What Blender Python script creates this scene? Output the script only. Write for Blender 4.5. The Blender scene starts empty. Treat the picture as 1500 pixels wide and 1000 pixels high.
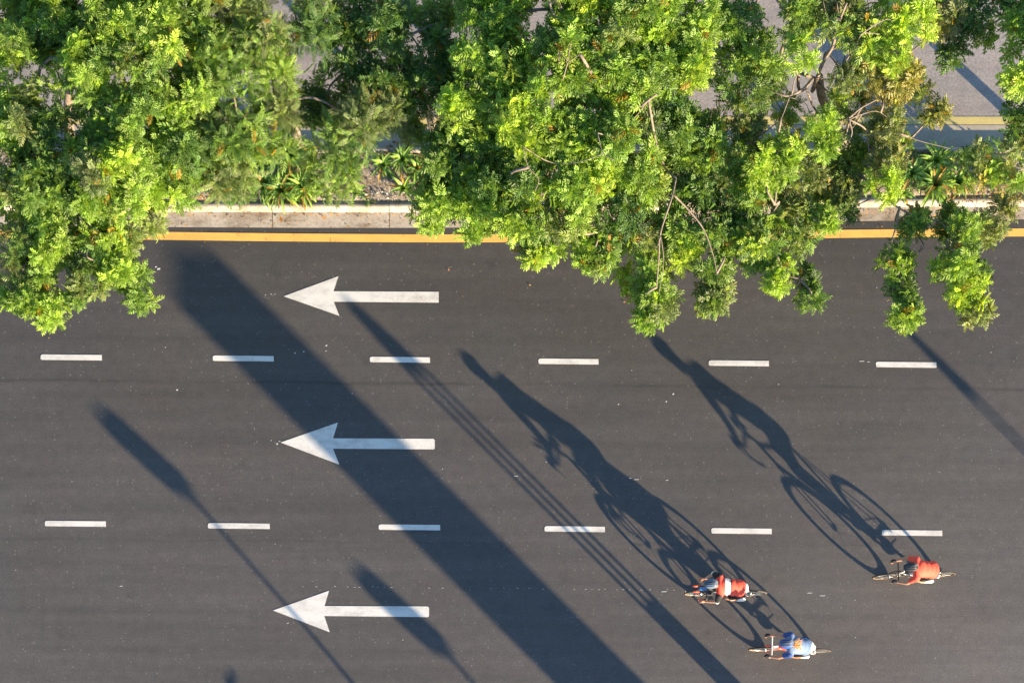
import bpy, bmesh, math, random
import numpy as np
from mathutils import Vector, Matrix, Euler

random.seed(7); RNG = np.random.default_rng(11)
S = bpy.context.scene; COL = S.collection

# ------------------------------------------------------------------ survey
# World: X along the road (metres), Y across it, Z up. The camera hangs straight above the
# origin. A position read off the photograph (px,py) at height z is turned into metres here.
H = 33.33; PPM = 72.0; NX, NY = 750.0, 1180.0
def W(px, py, z=0.0):
    k = (H - z) / H
    return Vector(((px - NX) / PPM * k, (NY - py) / PPM * k, z))

SUN_EL = math.radians(13.0)
SH = 1 / math.tan(SUN_EL)                       # shadow length per metre of height
SUNXY = Vector((0.7071, -0.7071, 0))            # horizontal direction towards the sun
def caster(px, py, z):                          # point at height z whose shadow falls at (px,py)
    g = W(px, py) + SUNXY * (SH * z); g.z = z
    return g

# ------------------------------------------------------------------ materials
def nodes_of(name):
    m = bpy.data.materials.new(name); m.use_nodes = True
    nt = m.node_tree
    for n in list(nt.nodes): nt.nodes.remove(n)
    out = nt.nodes.new('ShaderNodeOutputMaterial')
    return m, nt, out
def N(nt, t, **kw):
    n = nt.nodes.new(t)
    for k, v in kw.items():
        if k in n.inputs: n.inputs[k].default_value = v
        else: setattr(n, k, v)
    return n
def L(nt, a, b): nt.links.new(a, b)
def rgba(c): return (c[0], c[1], c[2], 1.0)

def simple(name, col, rough=0.5, metal=0.0, var=0.12, scale=8.0, coat=0.0, bump=0.0):
    m, nt, out = nodes_of(name)
    b = N(nt, 'ShaderNodeBsdfPrincipled'); b.inputs['Roughness'].default_value = rough
    b.inputs['Metallic'].default_value = metal; b.inputs['Coat Weight'].default_value = coat
    tc = N(nt, 'ShaderNodeTexCoord')
    no = N(nt, 'ShaderNodeTexNoise'); no.inputs['Scale'].default_value = scale; no.inputs['Detail'].default_value = 4
    L(nt, tc.outputs['Object'], no.inputs['Vector'])
    cr = N(nt, 'ShaderNodeValToRGB')
    cr.color_ramp.elements[0].position = 0.3; cr.color_ramp.elements[1].position = 0.7
    cr.color_ramp.elements[0].color = rgba([c * (1 - var) for c in col])
    cr.color_ramp.elements[1].color = rgba([min(1, c * (1 + var)) for c in col])
    L(nt, no.outputs['Fac'], cr.inputs['Fac']); L(nt, cr.outputs['Color'], b.inputs['Base Color'])
    if bump:
        bp = N(nt, 'ShaderNodeBump'); bp.inputs['Strength'].default_value = bump; bp.inputs['Distance'].default_value = 0.01
        L(nt, no.outputs['Fac'], bp.inputs['Height']); L(nt, bp.outputs['Normal'], b.inputs['Normal'])
    L(nt, b.outputs['BSDF'], out.inputs['Surface'])
    return m

def mathn(nt, op, a, b=None, c=None):
    n = N(nt, 'ShaderNodeMath'); n.operation = op
    for i, v in enumerate((a, b, c)):
        if v is None: continue
        if isinstance(v, (int, float)): n.inputs[i].default_value = v
        else: L(nt, v, n.inputs[i])
    return n.outputs[0]
def noise(nt, vec, scale, detail=2.0, rough=0.5, stretch=None):
    if stretch:
        mp = N(nt, 'ShaderNodeMapping'); mp.inputs['Scale'].default_value = stretch
        L(nt, vec, mp.inputs['Vector']); vec = mp.outputs['Vector']
    n = N(nt, 'ShaderNodeTexNoise'); n.inputs['Scale'].default_value = scale
    n.inputs['Detail'].default_value = detail; n.inputs['Roughness'].default_value = rough
    L(nt, vec, n.inputs['Vector'])
    return n.outputs['Fac']
def maprange(nt, v, a, b, c, d, smooth=False):
    n = N(nt, 'ShaderNodeMapRange')
    if smooth: n.interpolation_type = 'SMOOTHSTEP'
    L(nt, v, n.inputs['Value'])
    for i, x in zip(('From Min', 'From Max', 'To Min', 'To Max'), (a, b, c, d)): n.inputs[i].default_value = x
    return n.outputs['Result']
def mixcol(nt, fac, a, b, mode='MIX'):
    n = N(nt, 'ShaderNodeMix'); n.data_type = 'RGBA'; n.blend_type = mode
    for s, v in ((n.inputs[0], fac), (n.inputs[6], a), (n.inputs[7], b)):
        if isinstance(v, (int, float)): s.default_value = v
        elif isinstance(v, (tuple, list)): s.default_value = rgba(v)
        else: L(nt, v, s)
    return n.outputs[2]

def asphalt(name, base, grain, lanes):
    m, nt, out = nodes_of(name)
    b = N(nt, 'ShaderNodeBsdfPrincipled'); b.inputs['Roughness'].default_value = 0.55
    b.inputs['Specular IOR Level'].default_value = 0.5
    tc = N(nt, 'ShaderNodeTexCoord'); o = tc.outputs['Object']
    sep = N(nt, 'ShaderNodeSeparateXYZ'); L(nt, o, sep.inputs[0])
    fine = noise(nt, o, grain, 3, 0.7)
    mid = noise(nt, o, grain / 7, 3, 0.6)
    patch = noise(nt, o, 0.55, 3, 0.55, (0.35, 1.0, 1.0))
    streak = noise(nt, o, 1.0, 4, 0.65, (0.12, 3.2, 1.0))
    f = mathn(nt, 'MULTIPLY', maprange(nt, fine, 0.25, 0.75, 0.62, 1.38), maprange(nt, mid, 0.2, 0.8, 0.86, 1.14))
    f = mathn(nt, 'MULTIPLY', f, maprange(nt, patch, 0.3, 0.7, 0.9, 1.1))
    f = mathn(nt, 'MULTIPLY', f, maprange(nt, streak, 0.25, 0.75, 0.84, 1.14))
    blotch = noise(nt, o, 1.6, 5, 0.7)                        # oil drips and damp patches
    f = mathn(nt, 'MULTIPLY', f, maprange(nt, blotch, 0.30, 0.42, 0.86, 1.0, True))
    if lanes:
        # traffic wears lanes lighter off the kerb; diagonal sun sheen is painted into the colour
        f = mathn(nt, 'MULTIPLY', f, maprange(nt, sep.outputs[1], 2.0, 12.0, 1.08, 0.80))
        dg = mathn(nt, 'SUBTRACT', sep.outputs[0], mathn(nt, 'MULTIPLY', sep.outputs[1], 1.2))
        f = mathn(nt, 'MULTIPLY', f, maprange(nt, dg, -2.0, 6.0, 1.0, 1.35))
        # longitudinal paving seams, broken up
        for y0, w, s in ((W(0, 563).y, 0.030, 0.72), (W(0, 795).y, 0.022, 0.85), (W(0, 955).y, 0.05, 0.90)):
            wob = mathn(nt, 'MULTIPLY', mathn(nt, 'SUBTRACT', noise(nt, o, 0.35, 3, 0.6, (1, 0, 0)), 0.5), 0.22)
            yy = mathn(nt, 'ADD', mathn(nt, 'ADD', sep.outputs[1], wob), mathn(nt, 'MULTIPLY', sep.outputs[0], 0.009))
            d = mathn(nt, 'ABSOLUTE', mathn(nt, 'SUBTRACT', yy, y0))
            line = maprange(nt, d, w * 0.3, w * 1.6, 1.0, 0.0, True)
            brk = maprange(nt, noise(nt, o, 0.5, 3, 0.6, (1, 0.1, 1)), 0.42, 0.60, 0.1, 1.0)
            line = mathn(nt, 'MULTIPLY', line, brk)
            f = mathn(nt, 'MULTIPLY', f, maprange(nt, line, 0, 1, 1.0, s))
    col = mixcol(nt, 1.0, base, f, 'MULTIPLY')
    warm = noise(nt, o, 0.9, 2, 0.5)
    col = mixcol(nt, maprange(nt, warm, 0.35, 0.7, 0.0, 0.35), col, mixcol(nt, 1.0, col, (1.10, 0.97, 0.92), 'MULTIPLY'))
    # pale aggregate stones
    vo = N(nt, 'ShaderNodeTexVoronoi'); vo.inputs['Scale'].default_value = grain * 0.55
    L(nt, o, vo.inputs['Vector'])
    sp = N(nt, 'ShaderNodeSeparateColor'); L(nt, vo.outputs['Color'], sp.inputs[0])
    pick = mathn(nt, 'GREATER_THAN', sp.outputs[0], 0.955)
    near = mathn(nt, 'LESS_THAN', vo.outputs['Distance'], 0.33)
    col = mixcol(nt, mathn(nt, 'MULTIPLY', mathn(nt, 'MULTIPLY', pick, near), 0.35), col, (0.22, 0.21, 0.2))
    # rare bits of spilled white
    v2 = N(nt, 'ShaderNodeTexVoronoi'); v2.inputs['Scale'].default_value = 3.2; L(nt, o, v2.inputs['Vector'])
    s2 = N(nt, 'ShaderNodeSeparateColor'); L(nt, v2.outputs['Color'], s2.inputs[0])
    p2 = mathn(nt, 'MULTIPLY', mathn(nt, 'GREATER_THAN', s2.outputs[0], 0.988), mathn(nt, 'LESS_THAN', v2.outputs['Distance'], 0.045))
    col = mixcol(nt, mathn(nt, 'MULTIPLY', p2, 0.7), col, (0.4, 0.4, 0.38))
    L(nt, col, b.inputs['Base Color'])
    bp = N(nt, 'ShaderNodeBump'); bp.inputs['Strength'].default_value = 0.28; bp.inputs['Distance'].default_value = 0.006
    L(nt, fine, bp.inputs['Height']); L(nt, bp.outputs['Normal'], b.inputs['Normal'])
    L(nt, b.outputs['BSDF'], out.inputs['Surface'])
    return m

def paint(name, col, dirt, wear=0.5, groove=False):
    m, nt, out = nodes_of(name)
    b = N(nt, 'ShaderNodeBsdfPrincipled'); b.inputs['Roughness'].default_value = 0.7
    tc = N(nt, 'ShaderNodeTexCoord'); o = tc.outputs['Object']
    n1 = noise(nt, o, 3.0, 5, 0.65, (0.8, 1.6, 1)); n2 = noise(nt, o, 45.0, 2, 0.6)
    f = mathn(nt, 'ADD', mathn(nt, 'MULTIPLY', n1, 0.7), mathn(nt, 'MULTIPLY', n2, 0.3))
    c = mixcol(nt, maprange(nt, f, 0.46, 0.72, 0.0, wear), col, dirt)
    if groove:
        sep = N(nt, 'ShaderNodeSeparateXYZ'); L(nt, o, sep.inputs[0])
        fr = mathn(nt, 'FRACT', mathn(nt, 'MULTIPLY', sep.outputs[0], 1.35))
        g = mathn(nt, 'LESS_THAN', fr, 0.022)
        g = mathn(nt, 'MULTIPLY', g, maprange(nt, n1, 0.50, 0.62, 0.0, 0.6))
        c = mixcol(nt, g, c, (0.16, 0.10, 0.04))
    L(nt, c, b.inputs['Base Color']); L(nt, b.outputs['BSDF'], out.inputs['Surface'])
    return m

def ground_mat(name, cols, scale, bump=0.6, dist=0.02, extra=None):
    m, nt, out = nodes_of(name)
    b = N(nt, 'ShaderNodeBsdfPrincipled'); b.inputs['Roughness'].default_value = 0.95
    b.inputs['Specular IOR Level'].default_value = 0.2
    tc = N(nt, 'ShaderNodeTexCoord'); o = tc.outputs['Object']
    n1 = noise(nt, o, scale, 6, 0.65); n2 = noise(nt, o, scale * 8, 4, 0.7)
    f = mathn(nt, 'ADD', mathn(nt, 'MULTIPLY', n1, 0.55), mathn(nt, 'MULTIPLY', n2, 0.45))
    cr = N(nt, 'ShaderNodeValToRGB'); e = cr.color_ramp.elements
    e[0].position = 0.33; e[0].color = rgba(cols[0]); e[1].position = 0.66; e[1].color = rgba(cols[-1])
    for i, c in enumerate(cols[1:-1]):
        x = e.new(0.33 + 0.33 * (i + 1) / (len(cols) - 1)); x.color = rgba(c)
    L(nt, f, cr.inputs['Fac']); c = cr.outputs['Color']
    if extra == 'gutter':
        st = noise(nt, o, 1.4, 5, 0.7, (0.8, 2.0, 1))
        c = mixcol(nt, maprange(nt, st, 0.47, 0.66, 0.0, 0.75), c, (0.16, 0.115, 0.075))
        sep = N(nt, 'ShaderNodeSeparateXYZ'); L(nt, o, sep.inputs[0])
        fr = mathn(nt, 'FRACT', mathn(nt, 'ADD', mathn(nt, 'MULTIPLY', sep.outputs[0], 0.42), 0.05))
        c = mixcol(nt, mathn(nt, 'MULTIPLY', mathn(nt, 'LESS_THAN', fr, 0.008), 0.8), c, (0.07, 0.06, 0.05))
    L(nt, c, b.inputs['Base Color'])
    bp = N(nt, 'ShaderNodeBump'); bp.inputs['Strength'].default_value = bump; bp.inputs['Distance'].default_value = dist
    L(nt, n2, bp.inputs['Height']); L(nt, bp.outputs['Normal'], b.inputs['Normal'])
    L(nt, b.outputs['BSDF'], out.inputs['Surface'])
    return m

def leaf_mat(name, trans=0.50, rough=0.42):
    m, nt, out = nodes_of(name)
    at = N(nt, 'ShaderNodeAttribute'); at.attribute_name = 'Col'
    b = N(nt, 'ShaderNodeBsdfPrincipled'); b.inputs['Roughness'].default_value = rough
    b.inputs['Specular IOR Level'].default_value = 0.45
    t = N(nt, 'ShaderNodeBsdfTranslucent')
    tc = mixcol(nt, 1.0, at.outputs['Color'], (1.35, 1.25, 0.55), 'MULTIPLY')
    L(nt, at.outputs['Color'], b.inputs['Base Color']); L(nt, tc, t.inputs['Color'])
    mx = N(nt, 'ShaderNodeMixShader'); mx.inputs[0].default_value = trans
    L(nt, b.outputs['BSDF'], mx.inputs[1]); L(nt, t.outputs['BSDF'], mx.inputs[2])
    L(nt, mx.outputs['Shader'], out.inputs['Surface'])
    return m

M = {}
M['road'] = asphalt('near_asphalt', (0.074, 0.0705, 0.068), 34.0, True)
M['far'] = asphalt('far_asphalt', (0.27, 0.255, 0.25), 22.0, False)
M['white'] = paint('white_road_paint', (0.62, 0.62, 0.60), (0.30, 0.29, 0.27), 0.8)
M['yellow'] = paint('yellow_road_paint', (0.76, 0.455, 0.105), (0.52, 0.31, 0.09), 0.7, True)
M['pale_yellow'] = paint('faded_yellow_road_paint', (0.50, 0.43, 0.17), (0.33, 0.29, 0.15), 0.9, True)
M['concrete'] = ground_mat('gutter_concrete', [(0.30, 0.26, 0.22), (0.42, 0.38, 0.33), (0.50, 0.46, 0.41)], 2.6, 0.3, 0.004, 'gutter')
M['kerb'] = ground_mat('kerb_concrete', [(0.30, 0.27, 0.23), (0.40, 0.37, 0.32)], 3.0, 0.3, 0.004)
M['kerbstone'] = ground_mat('kerbstone_concrete', [(0.24, 0.21, 0.18), (0.38, 0.35, 0.30), (0.44, 0.41, 0.37)], 2.2, 0.5, 0.006, 'gutter')
M['soil'] = ground_mat('median_soil', [(0.11, 0.085, 0.06), (0.26, 0.215, 0.165), (0.42, 0.36, 0.29), (0.52, 0.45, 0.37)], 2.4, 1.0, 0.03)
M['verge'] = ground_mat('verge_ground', [(0.06, 0.07, 0.03), (0.16, 0.13, 0.08)], 1.0, 0.6, 0.03)
M['leaf'] = leaf_mat('tree_leaf')
M['strap'] = leaf_mat('strap_leaf', 0.25, 0.35)
M['bark'] = simple('bark', (0.19, 0.155, 0.125), 0.9, 0, 0.35, 9.0, 0, 0.8)
M['litter'] = leaf_mat('dead_leaf', 0.1, 0.8)
M['stone'] = simple('pebble', (0.42, 0.40, 0.37), 0.85, 0, 0.35, 3.0)
M['black'] = simple('black_rubber', (0.012, 0.012, 0.013), 0.6)
M['tan'] = simple('tan_tyre_wall', (0.30, 0.21, 0.11), 0.6)
M['carbon'] = simple('black_gloss_frame', (0.016, 0.016, 0.019), 0.25, 0, 0.1, 8, 0.5)
M['steel'] = simple('brushed_metal', (0.55, 0.55, 0.56), 0.3, 0.9)
M['silver'] = simple('silver_tape', (0.62, 0.63, 0.66), 0.5)
M['whitep'] = simple('white_gloss', (0.78, 0.78, 0.77), 0.35)
M['redp'] = simple('red_gloss', (0.60, 0.03, 0.02), 0.35)
M['orange'] = simple('orange_red_plastic', (0.85, 0.10, 0.03), 0.45)
M['skin'] = simple('skin', (0.42, 0.21, 0.13), 0.55, 0, 0.08)
M['red_cloth'] = simple('coral_red_jersey', (0.80, 0.085, 0.05), 0.75, 0, 0.10, 9, 0, 0.8)
M['white_cloth'] = simple('white_cloth', (0.75, 0.75, 0.76), 0.8, 0, 0.05)
M['blue_cloth'] = simple('pale_blue_jersey', (0.115, 0.185, 0.34), 0.8, 0, 0.10, 9, 0, 0.8)
M['navy_cloth'] = simple('blue_sleeve', (0.025, 0.065, 0.24), 0.8)
M['black_cloth'] = simple('black_shorts', (0.012, 0.012, 0.016), 0.8)
M['hair'] = simple('blond_hair', (0.50, 0.26, 0.10), 0.5, 0, 0.35, 40)
M['dark_hair'] = simple('dark_hair', (0.03, 0.02, 0.015), 0.5)
M['helmet_black'] = simple('helmet_black', (0.02, 0.022, 0.028), 0.3)
M['helmet_dark_grey'] = simple('helmet_dark_grey', (0.07, 0.075, 0.09), 0.35)
M['rib_blue'] = simple('rib_pale_blue', (0.22, 0.30, 0.46), 0.45)
M['helmet_grey'] = simple('helmet_grey_blue', (0.13, 0.18, 0.26), 0.3, 0, 0.3, 9)
M['helmet_blue'] = simple('helmet_blue', (0.03, 0.10, 0.36), 0.3)
M['lamp_metal'] = simple('galvanised_grey', (0.32, 0.33, 0.34), 0.5, 0.3)

# ------------------------------------------------------------------ object helpers
def link(me, name, mats, parent=None, smooth=False):
    o = bpy.data.objects.new(name, me); COL.objects.link(o)
    for m in (mats if isinstance(mats, (list, tuple)) else [mats]): me.materials.append(m)
    if parent: o.parent = parent
    if smooth: me.shade_smooth()
    return o
def tag(o, label, cat=None, group=None, kind=None):
    o['label'] = label
    if cat: o['category'] = cat
    if group: o['group'] = group
    if kind: o['kind'] = kind
    return o
def empty(name, loc, label, cat, group=None, rz=0.0):
    o = bpy.data.objects.new(name, None); COL.objects.link(o)
    o.location = loc; o.rotation_euler = (0, 0, rz); o.empty_display_size = 0.2
    return tag(o, label, cat, group)

class MB:                                        # small mesh builder
    def __init__(s): s.v = []; s.f = []; s.mi = []
    def add(s, vs, fs, mi=0):
        n = len(s.v); s.v += [tuple(v) for v in vs]
        s.f += [tuple(i + n for i in f) for f in fs]; s.mi += [mi] * len(fs)
    def box(s, c, d, mi=0, rot=None):
        vs = [Vector((x * d[0] / 2, y * d[1] / 2, z * d[2] / 2)) for x in (-1, 1) for y in (-1, 1) for z in (-1, 1)]
        if rot: vs = [rot @ v for v in vs]
        s.add([v + Vector(c) for v in vs], [(0, 1, 3, 2), (4, 6, 7, 5), (0, 4, 5, 1), (2, 3, 7, 6), (0, 2, 6, 4), (1, 5, 7, 3)], mi)
    def tube(s, pts, rad, n=8, mi=0, flat=1.0, cap=True):
        pts = [Vector(p) for p in pts]
        if not hasattr(rad, '__len__'): rad = [rad] * len(pts)
        vs, fs = [], []; prev = None
        for i, p in enumerate(pts):
            t = (pts[min(i + 1, len(pts) - 1)] - pts[max(i - 1, 0)]).normalized()
            if prev is None:
                a = Vector((0, 0, 1)) if abs(t.z) < 0.9 else Vector((1, 0, 0))
                u = t.cross(a).normalized()
            else: u = (prev - t * prev.dot(t)).normalized()
            prev = u; w = t.cross(u)
            for k in range(n):
                an = 2 * math.pi * k / n
                vs.append(p + (u * math.cos(an) + w * math.sin(an) * flat) * rad[i])
        for i in range(len(pts) - 1):
            for k in range(n):
                a = i * n + k; b = i * n + (k + 1) % n
                fs.append((a, b, b + n, a + n))
        if cap: fs.append(tuple(range(n - 1, -1, -1))); fs.append(tuple(range((len(pts) - 1) * n, len(pts) * n)))
        s.add(vs, fs, mi)
    def torus(s, c, R, r, n=40, m=8, mi=0, width=1.0, a0=0, a1=2 * math.pi):    # in the XZ plane, axis Y
        c = Vector(c); vs, fs = [], []; full = abs(a1 - a0 - 2 * math.pi) < 1e-6
        cnt = n if full else n + 1
        for i in range(cnt):
            a = a0 + (a1 - a0) * i / n
            for j in range(m):
                b = 2 * math.pi * j / m; rr = R + r * math.cos(b)
                vs.append(c + Vector((rr * math.cos(a), r * width * math.sin(b), rr * math.sin(a))))
        for i in range(n):
            i2 = (i + 1) % cnt
            for j in range(m):
                j2 = (j + 1) % m
                fs.append((i * m + j, i * m + j2, i2 * m + j2, i2 * m + j))
        s.add(vs, fs, mi)
    def ell(s, c, r, mi=0, n=16, m=10, rot=None, zmin=-1.0):
        c = Vector(c); vs, fs = [], []
        for i in range(m + 1):
            th = math.pi * i / m
            z = max(math.cos(th), zmin)
            for k in range(n):
                ph = 2 * math.pi * k / n
                v = Vector((r[0] * math.sin(th) * math.cos(ph), r[1] * math.sin(th) * math.sin(ph), r[2] * z))
                vs.append(c + (rot @ v if rot else v))
        for i in range(m):
            for k in range(n):
                a = i * n + k; b = i * n + (k + 1) % n
                fs.append((a, a + n, b + n, b))
        s.add(vs, fs, mi)
    def obj(s, name, mats, parent=None, smooth=False, bevel=0):
        me = bpy.data.meshes.new(name); me.from_pydata(s.v, [], s.f)
        bm = bmesh.new(); bm.from_mesh(me)
        bmesh.ops.remove_doubles(bm, verts=bm.verts, dist=1e-6)
        bmesh.ops.recalc_face_normals(bm, faces=bm.faces)
        if len(bm.faces) != len(s.mi): idx = None
        else: idx = s.mi
        bm.to_mesh(me); bm.free(); me.update()
        if idx and max(idx) > 0: me.polygons.foreach_set('material_index', idx)
        o = link(me, name, mats, parent, smooth)
        if bevel:
            b = o.modifiers.new('bevel', 'BEVEL'); b.width = bevel; b.segments = 2; b.limit_method = 'ANGLE'
        return o

def curve(pts, n=6):                             # Catmull-Rom through points
    P = [Vector(p) for p in pts]; P = [P[0] * 2 - P[1]] + P + [P[-1] * 2 - P[-2]]; out = []
    for i in range(1, len(P) - 2):
        for k in range(n):
            t = k / n; a, b, c, d = P[i - 1:i + 3]
            out.append(0.5 * ((2 * b) + (c - a) * t + (2 * a - 5 * b + 4 * c - d) * t * t + (3 * b - 3 * c + d - a) * t ** 3))
    out.append(P[-2]); return out

# ------------------------------------------------------------------ the setting
def interp(tab, x):
    xs = [t[0] for t in tab]; ys = [t[1] for t in tab]
    P = np.interp(x, xs, ys)                     # smoothed by averaging neighbours
    return float((P + np.interp(x - 70, xs, ys) + np.interp(x + 70, xs, ys)) / 3)
def strip(name, top, bot, z0, z1, mat, parent=None, x0=-6000, x1=6000, extra=None):
    """sheet between two lines given as (px, py) tables; z0 at the top line, z1 at the bottom line"""
    xs = sorted(set([x0, x1, -2500, 4000] + list(range(-700, 2300, 50)))); xs = [x for x in xs if x0 <= x <= x1]
    vs, fs = [], []
    for x in xs:
        vs.append(W(x, interp(top, x), z0)); vs.append(W(x, interp(bot, x), z1))
    for i in range(len(xs) - 1): fs.append((2 * i, 2 * i + 1, 2 * i + 3, 2 * i + 2))
    m = MB(); m.add(vs, fs); return m.obj(name, mat, parent)

def const(y): return [(-6000, y), (6000, y)]
def off(tab, d): return [(x, y + d) for x, y in tab]
# survey of the kerb side lines (px, py), ground level
GUT = [(-6000, 331), (0, 331), (300, 333), (520, 334), (760, 333), (1000, 329), (1250, 324), (1500, 321), (6000, 320)]
KB = [(-6000, 309), (0, 309.5), (300, 311), (560, 312), (760, 311), (1000, 308), (1250, 304.5), (1500, 303.5), (6000, 303)]
YC = [(-6000, 341), (0, 342), (210, 345), (400, 347.6), (640, 349.3), (845, 348.5), (1040, 346), (1250, 342), (1500, 340.2), (6000, 339)]

g = MB(); g.box((0, 0, -0.52), (900, 900, 1.0))
tag(g.obj('ground', M['verge']), 'bare ground and grass beyond the roads', kind='structure')

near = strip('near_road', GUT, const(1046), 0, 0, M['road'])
tag(near, 'dark smooth asphalt carriageway with white arrows and lane dashes', kind='structure')
far = strip('far_road', const(-900), const(183.5), 0, 0, M['far'])
tag(far, 'lighter rough asphalt carriageway behind the median trees', kind='structure')
tag(strip('far_gutter', const(183.5), const(217), 0.004, 0.004, M['kerb']), 'shaded concrete gutter on the far side of the median', kind='structure')
yl = strip('yellow_line', const(171), const(182.5), 0.006, 0.006, M['pale_yellow'], far)
yl['label'] = 'faded pale yellow edge line of the far carriageway'
yl = strip('yellow_line', off(YC, -5.8), off(YC, 6), 0.006, 0.006, M['yellow'], near)
yl['label'] = 'bright yellow edge line beside the dark asphalt'
tag(strip('gutter', KB, GUT, 0.012, 0.008, M['concrete']), 'pale stained concrete gutter between kerb and yellow line', kind='structure')

def kerb(name, line, face, top_w, far_face, label):
    """kerb extruded along a line: sloped face, flat top with a rounded arris"""
    xs = [-6000, -2500] + list(range(-700, 2300, 50)) + [4000, 6000]; rows = []
    for x in xs:
        b = W(x, interp(line, x)); y = b.y; s = 1 if face < 0 else -1
        prof = [(0, -0.02), (0, 0.02), (0.05, 0.125), (0.066, 0.145), (0.085, 0.15), (top_w, 0.15), (top_w, -0.02)]
        rows.append([(b.x, y + s * p[0], p[1]) for p in prof])
    m = MB(); k = len(rows[0]); vs = [v for r in rows for v in r]; fs = []
    for i in range(len(rows) - 1):
        for j in range(k - 1): fs.append((i * k + j, i * k + j + 1, (i + 1) * k + j + 1, (i + 1) * k + j))
    m.add(vs, fs); return tag(m.obj(name, M['kerbstone'], None, True), label, kind='structure')
kb = kerb('kerb', KB, -1, 0.16, 0, 'bright sunlit concrete kerb along the pale gutter')
kerb('far_kerb', const(217), 1, 0.15, 0, 'shaded concrete kerb on the far side of the median')
# planting bed between the kerbs: gently lumpy soil
yl = strip('edge_line', const(1019), const(1028), 0.006, 0.006, M['white'], near)
kerb('near_kerb', const(1046), 1, 0.15, 0, 'concrete kerb along the south side of the dark carriageway')
tag(strip('footpath', const(1056), const(1260), 0.14, 0.14, M['concrete']), 'pale concrete footpath south of the road', kind='structure')
xs = np.linspace(-12.6, 12.6, 260); vs, fs = [], []; ny = 16
for i, x in enumerate(xs):
    y0 = W(NX + x * PPM, interp(KB, NX + x * PPM)).y + 0.158; y1 = W(0, 217).y - 0.148
    for j in range(ny):
        t = j / (ny - 1); edge = min(t, 1 - t) * 6
        z = 0.115 + min(1, edge) * (0.035 * math.sin(x * 1.7 + t * 3) * math.sin(t * 5 + x) + 0.02 * RNG.random()) + (0.02 if edge > 0.3 else 0)
        vs.append((x, y0 + (y1 - y0) * t, z))
for i in range(len(xs) - 1):
    for j in range(ny - 1): fs.append((i * ny + j, (i + 1) * ny + j, (i + 1) * ny + j + 1, i * ny + j + 1))
m = MB(); m.add(vs, fs); bed = tag(m.obj('median_soil', M['soil'], None, True), 'sandy soil bed of the median between the two kerbs', kind='structure')
m = MB()
for sx in (-1, 1):
    m.add([(sx * 12.6, 12.3, 0.12), (sx * 84, 12.3, 0.12), (sx * 84, 13.3, 0.12), (sx * 12.6, 13.3, 0.12)], [(0, 1, 2, 3)])
m.obj('outer_soil', M['soil'], bed)

# painted markings
def sheet(name, poly, z, mat, parent, thick=0.003):
    m = MB(); n = len(poly); P = [W(*p) for p in poly]
    m.add([(p.x, p.y, z) for p in P] + [(p.x, p.y, z - thick) for p in P],
          [tuple(range(n))] + [(i, (i + 1) % n, (i + 1) % n + n, i + n) for i in range(n)])
    return m.obj(name, mat, parent)
D1 = [(60, 523), (312, 524.6), (542, 526.4), (789, 529), (1038.5, 531.6), (1283, 533.8)]
D2 = [(66, 766.3), (305, 769.6), (555, 771.6), (798, 774.1), (1042, 777), (1292, 779.8)]
D1 = [(D1[0][0] - 245, 521)] + D1 + [(1528, 536)]; D2 = [(D2[0][0] - 245, 764)] + D2 + [(1536, 782)]
for row in (D1, D2):
    for x, y in row:
        s = 0.9; e = 88.5 + random.uniform(-1, 1.5)
        sheet('lane_dash', [(x + 4, y - 4), (x + e, y - 3.6 + s * .5), (x + e + .3, y + 4.3 + s * .5), (x + 1.2, y + 3.8), (x + random.uniform(-.5, .5), y + 2.6), (x - .3, y - 2.2), (x + 1.2, y - 3.7)], 0.006, M['white'], near)
for pts, lab in (
    ([(415.6, 434), (495.6, 404.6), (488.5, 426.6), (642.6, 427.4), (642.6, 443.2), (489, 441.8), (497, 462.5)], 'white arrow nearest the kerb, beside the yellow line'),
    ([(411, 647.8), (495, 618.7), (487.8, 641.8), (634.5, 642.3), (636.8, 644.5), (636.8, 656.5), (635, 657.8), (487.8, 656.8), (497, 680)], 'white arrow in the middle lane crossed by the broad shadow'),
    ([(400, 893.5), (482, 864.6), (475.3, 887), (626.5, 887.6), (628.5, 889.5), (628.4, 901.5), (627, 903.2), (475, 901.5), (483, 925.3)], 'white arrow in the lane with the lamp head shadow on its tail')):
    sheet('direction_arrow', pts, 0.006, M['white'], near)['label'] = lab
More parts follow.
